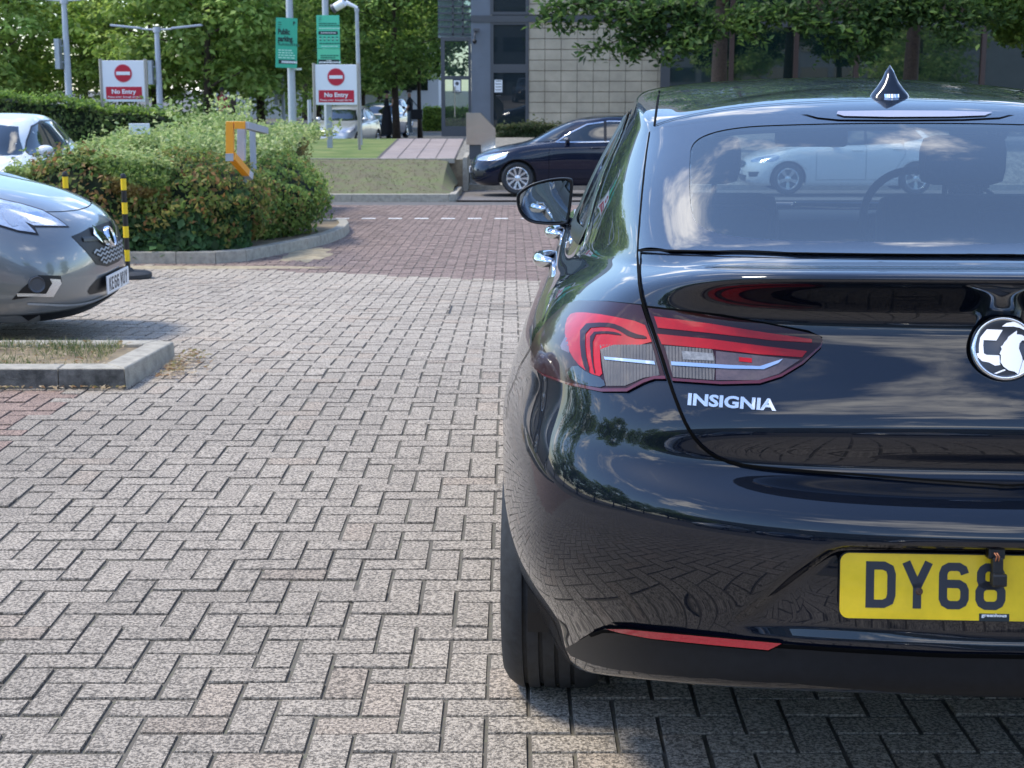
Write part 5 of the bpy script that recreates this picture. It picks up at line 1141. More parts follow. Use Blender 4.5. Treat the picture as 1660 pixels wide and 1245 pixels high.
    if front:
        hl = smooth_poly([(X(-.845), Z(.70)), (X(-.80), Z(.80)), (X(-.66), Z(.765)), (X(-.46), Z(.67)), (X(-.50), Z(.635)), (X(-.70), Z(.635)), (X(-.82), Z(.645))], 2)
        if front == 1:
            lay(sk, 'headlight', hl, fc, M['lens_clear'], rt, off=.004, step=.03, mirror=False); h2 = [( -a, b) for a, b in [(p.x, p.y) for p in hl]]; lay(sk, 'headlight', h2, fc, M['lens_clear'], rt, off=.004, step=.03)
            gr = smooth_poly([(X(-.40), Z(.64)), (X(.40), Z(.64)), (X(.30), Z(.50)), (X(-.30), Z(.50))], 1); lay(sk, 'grille', gr, fc, M['black'], rt, off=.003, step=.04)
            ch = line_lay(sk, [(X(-.38), Z(.59)), (X(0), Z(.565)), (X(.38), Z(.59))], fc, .03, .007, .03); mb = MB(); mb.add(*ch); mb.build('grille_bar', M['chrome'], rt, smooth=True)
            lg = [(X(-.5), Z(.37)), (X(.5), Z(.37)), (X(.42), Z(.25)), (X(-.42), Z(.25))]; lay(sk, 'lower_intake', lg, fc, M['black'], rt, off=.003, step=.04)
            for s in (-1, 1): fg = [(s * X(.56), Z(.44)), (s * X(.78), Z(.46)), (s * X(.76), Z(.36)), (s * X(.6), Z(.34))]; fo = lay(sk, 'fog_surround', fg, fc, M['black'], rt, off=.003, step=.04)
        mb = MB(); l, n = sk.hit(Vector((0, -3, Z(.45))), Vector((0, 1, 0))); mb.box((0, l.y - .015, Z(.44)), (.52, .02, .111), bev=.005); pr_ = mb.build('number_plate', M['plate_white'], rt)
        if plate:
            mb = MB(); s_ = .001; platetext(mb, plate, 41, lambda x, y_, h: ((x - 260) * s_, l.y - .0255 - h * .001, Z(.44) + (y_ - 39.5) * s_)); mb.build('plate_lettering', M['ink'], pr_)
    return rt, sk, k, sz, sx
# ------------------------------------------------------------------ black liftback in the foreground
IN = empty('parked_car', (.84, 2.47, 0), -R(3.3)); tag(IN, 'glossy midnight blue liftback seen from its rear left corner in the foreground, yellow plate DY68', 'car')
IM = Matrix.Translation(IN.location) @ Matrix.Rotation(-R(3.3), 4, 'Z'); IMI = IM.inverted(); IR = IMI.to_3x3()
CAMP = IMI @ Vector((0, 0, CH))
def pc(px, py): return CAMP, (IR @ ray(px, py)).normalized()
# rear columns c0..c8 then c9 (B pillar), c10 (A pillar), c11, c12, c13 (nose)
IG = [
 [(0, .45, .44), (-.36, .46, .43), (-.52, .50, .41), (-.60, .62, .35), (-.62, .75, .27), (-.64, .85, .23), (-.66, 1.0, .22), (-.68, 1.2, .22), (-.70, 1.9, .22), (-.70, 2.7, .22), (-.70, 3.5, .22), (-.68, 4.1, .22), (-.5, 4.6, .22), (0, 4.6, .22)],
 [(0, .055, .42), (-.36, .075, .412), (-.555, .165, .385), (-.685, .39, .305), (-.735, .60, .235), (-.765, .80, .20), (-.78, 1.0, .20), (-.80, 1.2, .20), (-.82, 1.9, .20), (-.82, 2.7, .20), (-.82, 3.5, .20), (-.80, 4.1, .20), (-.60, 4.7, .2), (0, 4.82, .2)],
 [(0, .01, .505), (-.36, .035, .505), (-.575, .14, .475), (-.69, .31, .415), (-.765, .52, .345), (-.825, .77, .30), (-.845, 1.0, .30), (-.87, 1.2, .30), (-.89, 1.9, .30), (-.89, 2.7, .30), (-.88, 3.5, .30), (-.86, 4.2, .32), (-.70, 4.75, .36), (0, 4.88, .36)],
 [(0, -.012, .64), (-.36, .01, .64), (-.61, .09, .62), (-.755, .22, .575), (-.835, .41, .52), (-.893, .77, .48), (-.912, 1.0, .49), (-.925, 1.2, .50), (-.925, 1.9, .48), (-.925, 2.7, .48), (-.92, 3.5, .50), (-.89, 4.2, .52), (-.72, 4.78, .52), (0, 4.9, .52)],
 [(0, .0, .755), (-.36, .018, .757), (-.60, .08, .755), (-.74, .185, .74), (-.825, .34, .72), (-.888, .67, .69), (-.915, .96, .68), (-.93, 1.2, .68), (-.93, 1.9, .66), (-.925, 2.7, .66), (-.92, 3.5, .67), (-.885, 4.2, .65), (-.70, 4.75, .62), (0, 4.88, .62)],
 [(0, .095, .803), (-.36, .103, .805), (-.585, .12, .815), (-.715, .20, .825), (-.80, .34, .82), (-.865, .62, .79), (-.90, .92, .775), (-.915, 1.2, .77), (-.91, 1.9, .76), (-.905, 2.7, .76), (-.90, 3.5, .76), (-.865, 4.2, .73), (-.67, 4.70, .68), (0, 4.83, .68)],
 [(0, .082, .872), (-.36, .094, .875), (-.565, .128, .885), (-.69, .203, .895), (-.775, .335, .89), (-.84, .56, .865), (-.878, .86, .85), (-.895, 1.2, .84), (-.89, 1.9, .835), (-.885, 2.7, .83), (-.88, 3.5, .82), (-.84, 4.2, .79), (-.63, 4.62, .73), (0, 4.76, .73)],
 [(0, .128, .975), (-.36, .146, .975), (-.55, .182, .978), (-.67, .243, .978), (-.755, .35, .975), (-.82, .54, .945), (-.855, .82, .92), (-.875, 1.2, .90), (-.872, 1.9, .885), (-.87, 2.7, .88), (-.86, 3.5, .865), (-.80, 4.18, .835), (-.58, 4.52, .78), (0, 4.66, .77)],
 [(0, .168, 1.075), (-.36, .19, 1.073), (-.53, .228, 1.066), (-.645, .287, 1.054), (-.72, .40, 1.035), (-.785, .60, 1.005), (-.82, .87, .98), (-.85, 1.25, .95), (-.85, 1.9, .93), (-.85, 2.7, .92), (-.84, 3.5, .90), (-.75, 4.12, .87), (-.52, 4.38, .82), (0, 4.5, .82)],
 [(0, .078, 1.135), (-.36, .105, 1.132), (-.52, .20, 1.122), (-.615, .32, 1.105), (-.685, .47, 1.082), (-.75, .70, 1.05), (-.79, .97, 1.02), (-.82, 1.35, .985), (-.83, 1.95, .965), (-.83, 2.7, .955), (-.81, 3.5, .93), (-.68, 4.02, .90), (-.46, 4.2, .86), (0, 4.3, .86)],
 [(0, .115, 1.158), (-.36, .145, 1.154), (-.50, .25, 1.142), (-.585, .40, 1.125), (-.65, .56, 1.108), (-.71, .80, 1.08), (-.755, 1.08, 1.045), (-.79, 1.45, 1.01), (-.805, 2.0, .99), (-.81, 2.72, .975), (-.78, 3.5, .955), (-.62, 3.9, .93), (-.40, 4.0, .90), (0, 4.08, .90)],
 [(0, .31, 1.168), (-.36, .33, 1.164), (-.52, .40, 1.155), (-.60, .52, 1.148), (-.645, .68, 1.135), (-.69, .92, 1.112), (-.73, 1.2, 1.08), (-.765, 1.55, 1.045), (-.785, 2.05, 1.02), (-.785, 2.74, 1.0), (-.75, 3.4, .99), (-.56, 3.68, .97), (-.36, 3.75, .96), (0, 3.8, .96)],
 [(0, .67, 1.285), (-.34, .68, 1.28), (-.50, .73, 1.262), (-.585, .80, 1.245), (-.63, .92, 1.235), (-.665, 1.10, 1.222), (-.685, 1.33, 1.215), (-.70, 1.62, 1.215), (-.70, 2.1, 1.215), (-.70, 2.72, 1.205), (-.65, 3.1, 1.16), (-.46, 3.32, 1.15), (-.28, 3.38, 1.15), (0, 3.4, 1.15)],
 [(0, 1.03, 1.385), (-.33, 1.035, 1.377), (-.47, 1.07, 1.362), (-.545, 1.12, 1.348), (-.58, 1.22, 1.345), (-.60, 1.36, 1.352), (-.608, 1.58, 1.365), (-.608, 1.85, 1.378), (-.602, 2.2, 1.388), (-.585, 2.68, 1.378), (-.53, 2.9, 1.35), (-.38, 2.98, 1.345), (-.22, 3.0, 1.35), (0, 3.02, 1.355)],
 [(0, 1.27, 1.428), (-.27, 1.28, 1.423), (-.40, 1.31, 1.413), (-.47, 1.37, 1.405), (-.50, 1.45, 1.407), (-.515, 1.58, 1.414), (-.52, 1.78, 1.427), (-.515, 2.02, 1.44), (-.505, 2.3, 1.448), (-.47, 2.66, 1.442), (-.38, 2.8, 1.42), (-.27, 2.85, 1.415), (-.14, 2.86, 1.415), (0, 2.87, 1.415)],
 [(0, 1.62, 1.452), (-.02, 1.62, 1.452), (-.03, 1.64, 1.453), (-.03, 1.68, 1.455), (-.03, 1.76, 1.46), (-.02, 1.86, 1.466), (0, 2.0, 1.472), (0, 2.15, 1.476), (0, 2.35, 1.478), (0, 2.55, 1.474), (0, 2.65, 1.466), (0, 2.7, 1.46), (0, 2.73, 1.455), (0, 2.75, 1.45)]]
for q in range(14): x_, y_, z_ = IG[15][q]; IG[15][q] = (0, y_, z_)
S = bsurf(IG, 14, 26, alpha=.75); IV, IF = surf_mesh(S)
# hollow for the number plate: pushed inwards inside an outline, deepest along its top edge
RP = [(1184, 1008), (1288, 931), (1352, 889), (1375, 885), (1660, 890)]
sk0 = Skin(IV, IF)
def loc2(px, py): l, n = sk0.hit(*pc(px, py)); return (l.x, l.z)
REC = [loc2(*q) for q in ((1184, 1009), (1235, 970), (1290, 930), (1345, 892), (1375, 886), (1480, 887), (1590, 889))]; RB = [loc2(*q) for q in ((1590, 1052), (1480, 1045), (1374, 1038), (1290, 1033), (1215, 1027), (1190, 1020))]
REC = [(0 if abs(x) < .03 else x, z) for x, z in REC]; zt_r, zb_r = REC[-1][1], RB[0][1]
poly = REC + [(-x, z) for x, z in reversed(REC)] + [(-x, z) for x, z in reversed(RB)] + RB
pa_ = np.array(poly)
def seg_d(x, z):
    a = pa_; b = np.roll(pa_, -1, 0); d = b - a; t = np.clip(((x - a[:, 0]) * d[:, 0] + (z - a[:, 1]) * d[:, 1]) / ((d ** 2).sum(1) + 1e-12), 0, 1)
    return np.sqrt(((a[:, 0] + t * d[:, 0] - x) ** 2 + (a[:, 1] + t * d[:, 1] - z) ** 2)).min()
xl = min(p[0] for p in poly)
for i in np.where((IV[:, 1] < .5) & (IV[:, 2] > .45) & (IV[:, 2] < .78) & (np.abs(IV[:, 0]) < abs(xl) + .02))[0]:
    x_, z_ = IV[i, 0], IV[i, 2]
    if inpoly((x_, z_), poly):
        d_ = seg_d(x_, z_); e = min(1, d_ / .014); e = e * e * (3 - 2 * e); hgt = np.clip((z_ - zb_r) / (zt_r - zb_r), 0, 1)
        IV[i, 1] += e * (.006 + .040 * hgt ** 1.3 * min(1, (x_ - xl) / .12 if x_ < 0 else (-xl - x_) / .12))
ARCH = [(1.13, .335, .372), (3.96, .335, .372)]
skI = Skin(IV, IF)
V2, F2 = arch_cut(IV, IF, ARCH, xmin=.5)
cen = V2[F2].mean(1); keep = np.ones(len(F2), bool)
# glass apertures
def cut(polyg, axes, cond):
    global keep
    bb = np.array(polyg); m = cond & (cen[:, axes[0]] > bb[:, 0].min()) & (cen[:, axes[0]] < bb[:, 0].max()) & (cen[:, axes[1]] > bb[:, 1].min()) & (cen[:, axes[1]] < bb[:, 1].max())
    for i in np.where(m)[0]:
        if inpoly((cen[i, axes[0]], cen[i, axes[1]]), polyg): keep[i] = False
def locpts(pl): return [skI.hit(*pc(*q))[0] for q in pl]
RW = locpts([(1036, 407), (1041, 335), (1048, 262), (1055, 218), (1100, 208), (1159, 200), (1278, 190), (1400, 186)])
RWp = [(p.x, p.y) for p in RW]; zb0 = skI.hit(*pc(1500, 415))[0].y
RWp[0] = (RWp[0][0], RWp[0][1]); topz = RWp[-1][1]
RWp = RWp[:-1] + [(0, topz + .004)]
GBt = [(p.x, p.y) for p in locpts([(1580, 416.5), (1450, 416), (1300, 414), (1150, 411), (1090, 409.5)])]
rear_poly = RWp + [(-x, z) for x, z in reversed(RWp[:-1])] + [(-x, z) for x, z in reversed(GBt)] + GBt
# clear area, rounded
CL = locpts([(1119, 262), (1121, 238), (1140, 222), (1200, 209), (1290, 205), (1430, 203)]); CB = locpts([(1430, 400), (1290, 397), (1180, 388), (1135, 372), (1121, 350), (1118, 300)])
clear = [(p.x, p.y) for p in CL]; clb = [(p.x, p.y) for p in CB]
clear_poly = clear[:-1] + [(0, clear[-1][1] + .003)] + [(-x, z) for x, z in reversed(clear[:-1])] + [(-x, z) for x, z in reversed(clb[1:])] + [(0, clb[0][1] + .0)] + clb[1:]
bcst = lambda x, z: (Vector((x, -2, z)), Vector((0, 1, 0)))
vcst = lambda x, y: (Vector((x, y, 3)), Vector((0, 0, -1)))
cut(clear_poly, (0, 1), cen[:, 2] > 1.0)
WS = [(-.64, 1.0), (-.50, 1.335), (-.3, 1.36), (.3, 1.36), (.5, 1.335), (.64, 1.0), (0, .985)]
cut(WS, (0, 2), cen[:, 1] > 2.6)
SW = [(1.30, 1.085), (1.52, 1.20), (1.80, 1.305), (2.15, 1.355), (2.6, 1.35), (2.95, 1.24), (3.32, 1.02), (2.7, 1.02), (2.0, 1.045), (1.6, 1.07)]
cut(SW, (1, 2), np.abs(cen[:, 0]) > .4)
Fb = F2[keep]; Fb = Fb if skI.sgn > 0 else Fb[:, ::-1]
# material split: cladding below the paint line, tailgate stays paint
cz = V2[Fb].mean(1)
body = mk('body', V2, Fb, M['paint'], IN, norms=skI.N)
so = body.modifiers.new('thick', 'SOLIDIFY'); so.thickness = .012; so.offset = -1; so.use_even_offset = False
# cladding
clad = [(920, 1049), (940, 1037), (960, 1025), (985, 1015), (1040, 1024), (1150, 1033), (1268, 1041), (1400, 1050), (1530, 1057), (1600, 1059.5)]
clb_ = [(1600, 1125), (1500, 1121), (1400, 1114), (1280, 1104), (1160, 1097), (1089, 1092), (1030, 1086), (977, 1078), (945, 1068), (929, 1061)]
PX = lambda x, y: pc(x, y)
def mir_obj(name, poly, m, off, step, parent=IN, sub=None): return lay(skI, name, poly, PX, m, parent, off=off, step=step, mirror=True)
cl3 = locpts(clad); cb3 = locpts(clb_)
def xz(pts): return [(p.x, p.z) for p in pts]
cp = xz(cl3); cb_ = xz(cb3)
full = cp[:-1] + [(0, cp[-1][1] + .002)] + [(-x, z) for x, z in reversed(cp[:-1])] + [(-x, z) for x, z in reversed(cb_[1:])] + [(0, cb_[0][1])] + cb_[1:]
bump_ = lay(skI, 'bumper_cladding', full, bcst, M['cladding'], IN, offf=lambda x, z: .006, step=.014)
# paler upper ledge of the cladding: a raised bevel strip
mb = MB(); ltop = smooth_poly(cp[2:-1] + [(0, cp[-1][1] + .002)] + [(-x, z) for x, z in reversed(cp[2:-1])], 1, False)
v, f = line_lay(skI, [(p.x, p.y - .004) for p in ltop], bcst, .008, .0065, .02); mb.add(v, f); mb.build('cladding_gap', M['gap'], IN, smooth=True)
# reflector strips
ref = [(988, 1014.5), (1020, 1015), (1100, 1023.5), (1180, 1031.5), (1268, 1040), (1247, 1051), (1150, 1041.5), (1060, 1031), (1010, 1021)]
r1 = lay(skI, 'reflector', ref, PX, M['reflector'], IN, off=.0095, step=6); r2 = copy_tree(r1, IN); r2.data = r1.data.copy(); r2.data.transform(Matrix.Diagonal((-1, 1, 1, 1))); r2.data.flip_normals()
v, f_ = line_lay(skI, ref, PX, .005, .0085, 6, True)
for s in (1, -1): mb = MB(); mb.add([Vector((q.x * s, q.y, q.z)) for q in v], f_); mb.build('reflector_seat', M['gap'], IN, smooth=True)
# glass
rg = lay(skI, 'rear_window', rear_poly, vcst, M['glass'], IN, off=.003, step=.02)
# black printed border of the rear glass: two half rings round the clear middle
inn = [(0, clear[-1][1] + .003)] + list(reversed(clear[:-1])) + list(reversed(clb[1:])) + [(0, clb[0][1])]
inn = [(p.x, p.y) for p in smooth_poly(inn, 2, False)]
ring_ = RWp + inn + [(0, GBt[0][1])] + GBt
lay(skI, 'glass_border', ring_, vcst, M['frit'], IN, off=.0045, step=.02, mirror=True)
lay(skI, 'windscreen', WS, lambda x, z: (Vector((x, 7, z)), Vector((0, -1, 0))), M['glass'], IN, off=.002, step=.04)
lay(skI, 'side_window', SW, lambda y, z: (Vector((-3, y, z)), Vector((1, 0, 0))), M['glass'], IN, off=-.002, step=.04, mirror=True)
scst = lambda y, z: (Vector((-3, y, z)), Vector((1, 0, 0)))
mb = MB(); mb.add(*mirrored(*line_lay(skI, smooth_poly(SW, 1), scst, .045, .003, .03, True))); mb.add(*mirrored(*line_lay(skI, [(2.22, 1.03), (2.22, 1.36)], scst, .07, .003, .03))); mb.build('window_frame', M['blacktrim'], IN, smooth=True)
mb = MB(); mb.add(*mirrored(*line_lay(skI, smooth_poly([(1.20, 1.07), (1.50, 1.225), (1.80, 1.33), (2.15, 1.378), (2.6, 1.37), (2.98, 1.25)], 1, False), scst, .014, .006, .03))); mb.build('chrome_strip', M['chrome'], IN, smooth=True)
# panel gaps
def gap(pts, wd=.0045, off=.0012, it=1, caster=PX, step=8, m='gap', name='panel_gap'):
    P = smooth_poly(pts, it, False) if it else [Vector(p) for p in pts]; v, f_ = line_lay(skI, P, caster, wd, off, step)
    for s in (1, -1): mb = MB(); mb.add([Vector((q.x * s, q.y, q.z)) for q in v], f_); mb.build(name, M[m], IN, smooth=True)
gap([(1055, 216), (1048, 262), (1041, 335), (1036, 405), (1036, 450), (1044, 495), (1065, 552), (1086, 622), (1107, 678), (1122, 705), (1142, 728), (1170, 746), (1215, 757), (1300, 765), (1404, 773), (1500, 781), (1600, 788), (1645, 791)], .0055, .0046, 1)
gap([(1061, 204), (1090, 194), (1139, 183), (1200, 174), (1278, 168), (1360, 163.5), (1450, 161.5)], .005, .002, 1)
gap([(1036, 408), (1150, 411), (1300, 414), (1450, 416), (1600, 416.5), (1645, 416.5)], .006, .005, 1)
gap([(1061, 204), (1064, 180), (1070, 140)], .006, .0012, 0)
gap([(863, 560), (845, 590), (825, 640), (821, 680)], .004, .0012, 0)
gap([(939, 489), (985, 490), (1044, 496)], .005, .001, 0); gap([(1048, 498), (1169, 512), (1309, 538), (1332, 549)], .006, .001, 0)
# ---- tail lamps
def lamp(name, poly, m, off, parent, step=7, it=0):
    p = smooth_poly(poly, it) if it else poly; return lay(skI, name, p, PX, m, parent, off=off, step=step, mirror=True)
outer = [(1041, 496), (985, 490.5), (939, 489), (916, 496), (890, 520), (872, 542), (864, 560), (863, 592), (883, 609), (925, 625), (977, 636), (1018, 636.5), (1044, 623), (1062, 616), (1080, 616.5), (1063, 562), (1050, 525)]
inner = [(1052, 500), (1110, 505), (1169, 513), (1240, 525), (1309, 540), (1328, 545), (1334, 552), (1331, 564), (1302, 591), (1267, 612), (1232, 623), (1169, 624.5), (1090, 619), (1070, 560)]
lo = lamp('tail_lamp', outer, M['lens_dark'], .004, IN); li = lamp('tailgate_lamp', inner, M['lens_dark'], .004, IN)
def g_(parent, name, poly, m, off=.0052, it=1): o = lamp(name, poly, M[m], off, parent, 5, it); return o
g_(lo, 'light_guide', [(924, 513), (940, 508), (985, 513), (1046, 525), (1052, 540), (1060, 561), (975, 561), (976, 590), (980, 613), (958, 606), (936, 588), (922, 562), (918, 535)], 'lens_red')
g_(lo, 'dark_inlay', [(944, 528), (985, 525), (1005, 529), (1030, 543), (1050, 547), (1050, 552), (1025, 550), (1003, 536), (985, 532), (953, 535), (952, 570), (961, 607), (952, 603), (944, 570)], 'lens_dark', .0062)
g_(lo, 'dark_inlay', [(960, 541), (985, 539), (1003, 541), (1012, 546), (1000, 545), (985, 543), (964, 545), (965, 590), (969, 608), (966, 606), (960, 570)], 'lens_dark', .0062)
g_(lo, 'lower_cell', [(935, 590), (958, 607), (981, 615), (985, 630), (950, 626), (920, 610)], 'frit', .0056)
g_(lo, 'indicator', [(975, 561), (1058, 560), (1063, 578), (1071, 610), (1045, 614), (1015, 627), (985, 627), (980, 600)], 'lens_smoke', it=0)
g_(lo, 'edge_band', [(866, 594), (883, 606), (925, 621), (977, 631), (1018, 631), (1044, 617), (1062, 611), (1079, 611), (1080, 616), (1062, 616), (1044, 622), (1018, 636), (977, 636), (925, 625), (883, 609)], 'lens_mid', it=0)
g_(lo, 'side_mark', [(912, 562), (921, 545), (925, 560), (927, 574), (914, 568)], 'lens_mid', it=0)
g_(li, 'light_guide', [(1062, 514), (1150, 525), (1240, 540), (1316, 551), (1316, 557), (1250, 553), (1150, 541), (1068, 533)], 'lens_red', it=0)
g_(li, 'light_guide', [(1067, 543), (1150, 551), (1240, 563), (1308, 571), (1300, 581), (1230, 576), (1150, 567), (1074, 560)], 'lens_red', it=0)
g_(li, 'reversing_lens', [(1078, 562), (1155, 568), (1160, 585), (1158, 618), (1092, 613)], 'lens_smoke', it=0)
g_(li, 'reversing_lens', [(1158, 569), (1230, 577), (1280, 581), (1296, 584), (1262, 608), (1230, 618), (1160, 618)], 'lens_dark_g', it=0) if 'lens_dark_g' in M else None
M['lens_dim'] = mat('dim_lens', (.09, .06, .06), rough=.2, coat=1, var=.3, scale=40)
g_(li, 'reversing_lens', [(1161, 571), (1230, 578.5), (1297, 585), (1262, 608), (1230, 618), (1161, 618)], 'lens_dim', it=0)
g_(li, 'bulb_window', [(1198, 581), (1219, 583), (1219, 590), (1198, 588)], 'lens_red', .006, 0); M['lens_grey'] = mat('grey_bulb_glass', (.22, .22, .22), rough=.2, coat=1, var=.4, scale=90); g_(li, 'bulb_window', [(1106, 571), (1156, 575), (1158, 587), (1108, 585)], 'lens_grey', .006, 0)
g_(li, 'edge_band', [(1090, 615), (1169, 620), (1232, 618), (1266, 608), (1300, 588), (1329, 562), (1334, 552), (1331, 564), (1302, 591), (1267, 612), (1232, 623), (1169, 624.5), (1091, 619)], 'lens_mid', it=0)
g_(lo, 'chrome_bar', [(982, 580.5), (1062, 588), (1064, 593.5), (984, 585)], 'chrome', .0068, 0); g_(li, 'chrome_bar', [(1089, 588.5), (1180, 594), (1232, 596), (1269, 584), (1262, 591), (1238, 601), (1180, 600), (1090, 594.5)], 'chrome', .0068, 0)
# ---- high brake light
g_(IN, 'high_brake_light', [(1288, 184.5), (1350, 182), (1440, 181), (1540, 181.5), (1640, 184), (1655, 186.5), (1620, 195), (1560, 198), (1450, 199), (1360, 198.5), (1325, 195)], 'blacktrim', .006, 0) if False else None
hb_ = lay(skI, 'high_brake_light', [(1290, 185), (1350, 184), (1440, 183), (1540, 183.5), (1600, 185), (1645, 188), (1620, 195), (1560, 198), (1450, 199), (1360, 198.5), (1325, 195)], PX, M['frit'], IN, off=.007, step=8)
M['lens_pale'] = mat('pale_pink_lens', (.36, .31, .34), rough=.2, coat=1)
lay(skI, 'lens', [(1358, 186.5), (1440, 185.5), (1540, 186), (1608, 188), (1596, 193.5), (1540, 195.5), (1440, 196), (1368, 194.5), (1356, 191)], PX, M['lens_pale'], hb_, off=.0095, step=8)
# ---- shark fin
fl, fn = skI.hit(*pc(1452, 158)); fx = fl.x; fy = fl.y; mb = MB(); NS = 14; Vv = []; ff = []
fl0 = skI.hit(Vector((0, fy, 3)), Vector((0, 0, -1)))[0]
HP = [(1, 0), (.93, .10), (.66, .30), (.40, .55), (.22, .80), (.0, 1.0)]
HP = HP + [(-a, b) for a, b in HP[-2::-1]]
for i in range(NS + 1):
    t = i / NS; y = .17 * t; hz = .076 * min(1, .55 + 2.2 * t) * (1 - max(0, (t - .2) / .8)) ** 1.3 + .001; wdt = .047 * sqrt(max(.0, 1 - t ** 2.2)) * min(1, .75 + 1.6 * t)
    for a, b in HP: Vv.append((a * wdt, fy + y - (.0 if t else -.004) + .018 * b * (1 - t), fl0.z + hz * b + y * .06))
for i in range(NS):
    for k in range(10): ff.append((i * 11 + k, i * 11 + k + 1, (i + 1) * 11 + k + 1, (i + 1) * 11 + k))
ff.append(tuple(range(11))); mb.add(Vv, ff); fin = mb.build('antenna_fin', M['paint'], IN, smooth=True)
mb = MB(); mb.lathe([(.040, .004), (.043, -.012)], 24, Matrix.Translation((0, fy + .07, fl0.z + .004)) @ Matrix.Diagonal((.9, 1.8, 1, 1))); mb.build('fin_seal', M['chrome'], fin, smooth=True)
# ---- badge
bl, bn = skI.hit(*pc(1624, 567)); bl = skI.hit(Vector((0, -2, bl.z)), Vector((0, 1, 0)))[0]; zax = Vector((0, bn.y, bn.z)).normalized()
BM = Matrix.Translation(bl + zax * .002) @ Matrix(((1, 0, 0), (0, -zax.z * -1 * 0 + 0, 0), (0, 0, 1))).to_4x4() if False else None
xa_ = Vector((1, 0, 0)); ya_ = zax.cross(xa_).normalized(); zax = (zax + Vector((0, -.35, 0))).normalized(); ya_ = zax.cross(xa_).normalized(); rot = Matrix((xa_, ya_, zax)).transposed(); BM = Matrix.Translation(bl + zax * .009) @ rot.to_4x4()
bd = bpy.data.objects.new('badge', None); col.objects.link(bd); bd.parent = IN; bd.empty_display_size = .05; bd.matrix_local = BM
br = .0570
mb = MB(); mb.lathe([(.001, .004), (br - .006, .004), (br - .002, .001), (br, -.004)], 64); mb.build('backing', mat('badge_grey', (.12, .12, .13), rough=.35, metal=.6), bd, auto=40)
mb = MB(); ring = []
for k in range(9): a = pi * k / 8; ring.append((br - .0045 + .0048 * cos(a), .003 + .0062 * sin(a)))
mb.lathe(ring, 72); mb.build('ring', M['chrome'], bd, smooth=True)
mb = MB(); mb.lathe([(br + .0005, .0), (br + .0030, -.002), (br + .0030, -.022)], 64); mb.build('base_seal', M['gap'], bd)
def shp(px_pts, h=.0075): # photo-zoom pixels (7.78 px per photo px) around ring centre (660,675), ring radius 405
    s = br / 412; return [((x - 668) * s, -(y - 672) * s) for x, y in px_pts], h
mb = MB()
for pts, h in (shp([(455, 437), (652, 443), (570, 580), (412, 575), (405, 640), (410, 740), (440, 762), (600, 768), (606, 890), (540, 900), (470, 860), (385, 845), (330, 790), (318, 745), (350, 740), (352, 640), (372, 540)]),
               shp([(640, 400), (700, 355), (780, 340), (870, 350), (950, 400), (1010, 470), (985, 490), (930, 450), (860, 415), (780, 400), (700, 402)]),
               shp([(820, 452), (815, 500), (880, 510), (935, 550), (980, 560), (985, 590), (930, 580), (880, 580), (845, 620), (835, 680), (870, 790), (875, 830), (815, 1010), (770, 975), (700, 960), (640, 915), (605, 860), (612, 770), (595, 750), (625, 690), (612, 660), (640, 640), (655, 610), (700, 560), (705, 540), (755, 500)], .0105),
               shp([(880, 835), (960, 770), (1010, 700), (1045, 720), (1020, 800), (960, 900), (890, 970), (820, 1015)], .009),
               shp([(735, 905), (745, 925), (560, 1000), (520, 995)], .006)):
    mb.prism(pts, Matrix.Translation((0, 0, .003)), h - .003)
gr_ = mb.build('emblem', mat('emblem_chrome', (.58, .6, .63), rough=.14, metal=1), bd); bv = gr_.modifiers.new('b', 'BEVEL'); bv.width = .0022; bv.segments = 2; bv.limit_method = 'ANGLE'
# ---- model lettering
v2, f2 = text2d('INSIGNIA', .036, 0.0, .5); xs = [p.x for p in v2]; x0t, x1t = min(xs), max(xs); mb = MB(); VV = []
for p in v2:
    u = (p.x - x0t) / (x1t - x0t); vv = p.y / .73; px = 1115 + u * 143 + vv * 1.5; py = 656.5 + u * 9.5 - vv * (18.5 if True else 0); l, n = skI.hit(*pc(px, py)); VV.append(l + n * (.0004 + .0028 * (p.z + .5)))
mb.add(VV, f2); let = mb.build('model_name', mat('satin_chrome', (.78, .8, .82), rough=.18, metal=.85), IN)
# ---- number plate
pzc = .6; l1, n1_ = skI.hit(Vector((-.2, -2, .64)), Vector((0, 1, 0))); pyy = min(skI.hit(Vector((xx, -2, zz)), Vector((0, 1, 0)))[0].y for xx in (-.26, -.13, 0) for zz in (.545, .65))
pq = at(1609, 949, 2.505); pq = IMI @ pq
pm_ = bpy.data.objects.new('number_plate', None); col.objects.link(pm_); pm_.parent = IN; pm_.location = (-.025, pyy - .006, pq.z + .005); pm_.rotation_euler = (R(-9), 0, 0); pm_.empty_display_size = .05
pll = []
for (cx_, cz_) in ((.245, .0405), (-.245, .0405), (-.245, -.0405), (.245, -.0405)):
    a0 = {(1, 1): 0, (-1, 1): 90, (-1, -1): 180, (1, -1): 270}[(1 if cx_ > 0 else -1, 1 if cz_ > 0 else -1)]
    for k in range(6): a = R(a0 + 18 * k); pll.append((cx_ + .015 * cos(a), cz_ + .015 * sin(a)))
mb = MB(); mb.prism(pll, Matrix.Rotation(pi / 2, 4, 'X'), .003); mb.build('plate', M['plate_yellow'], pm_)
mb = MB(); mb.prism([(a * 1.006, b * 1.03) for a, b in pll], Matrix.Translation((0, .002, 0)) @ Matrix.Rotation(pi / 2, 4, 'X'), .003); mb.build('plate_backing', M['black'], pm_)
mb = MB(); platetext(mb, 'DY68 G', 43, lambda x, y, h: ((x - 260) / 1000, -.0031 - h * .0006, (y - 37) / 1000)); mb.build('plate_lettering', M['ink'], pm_)
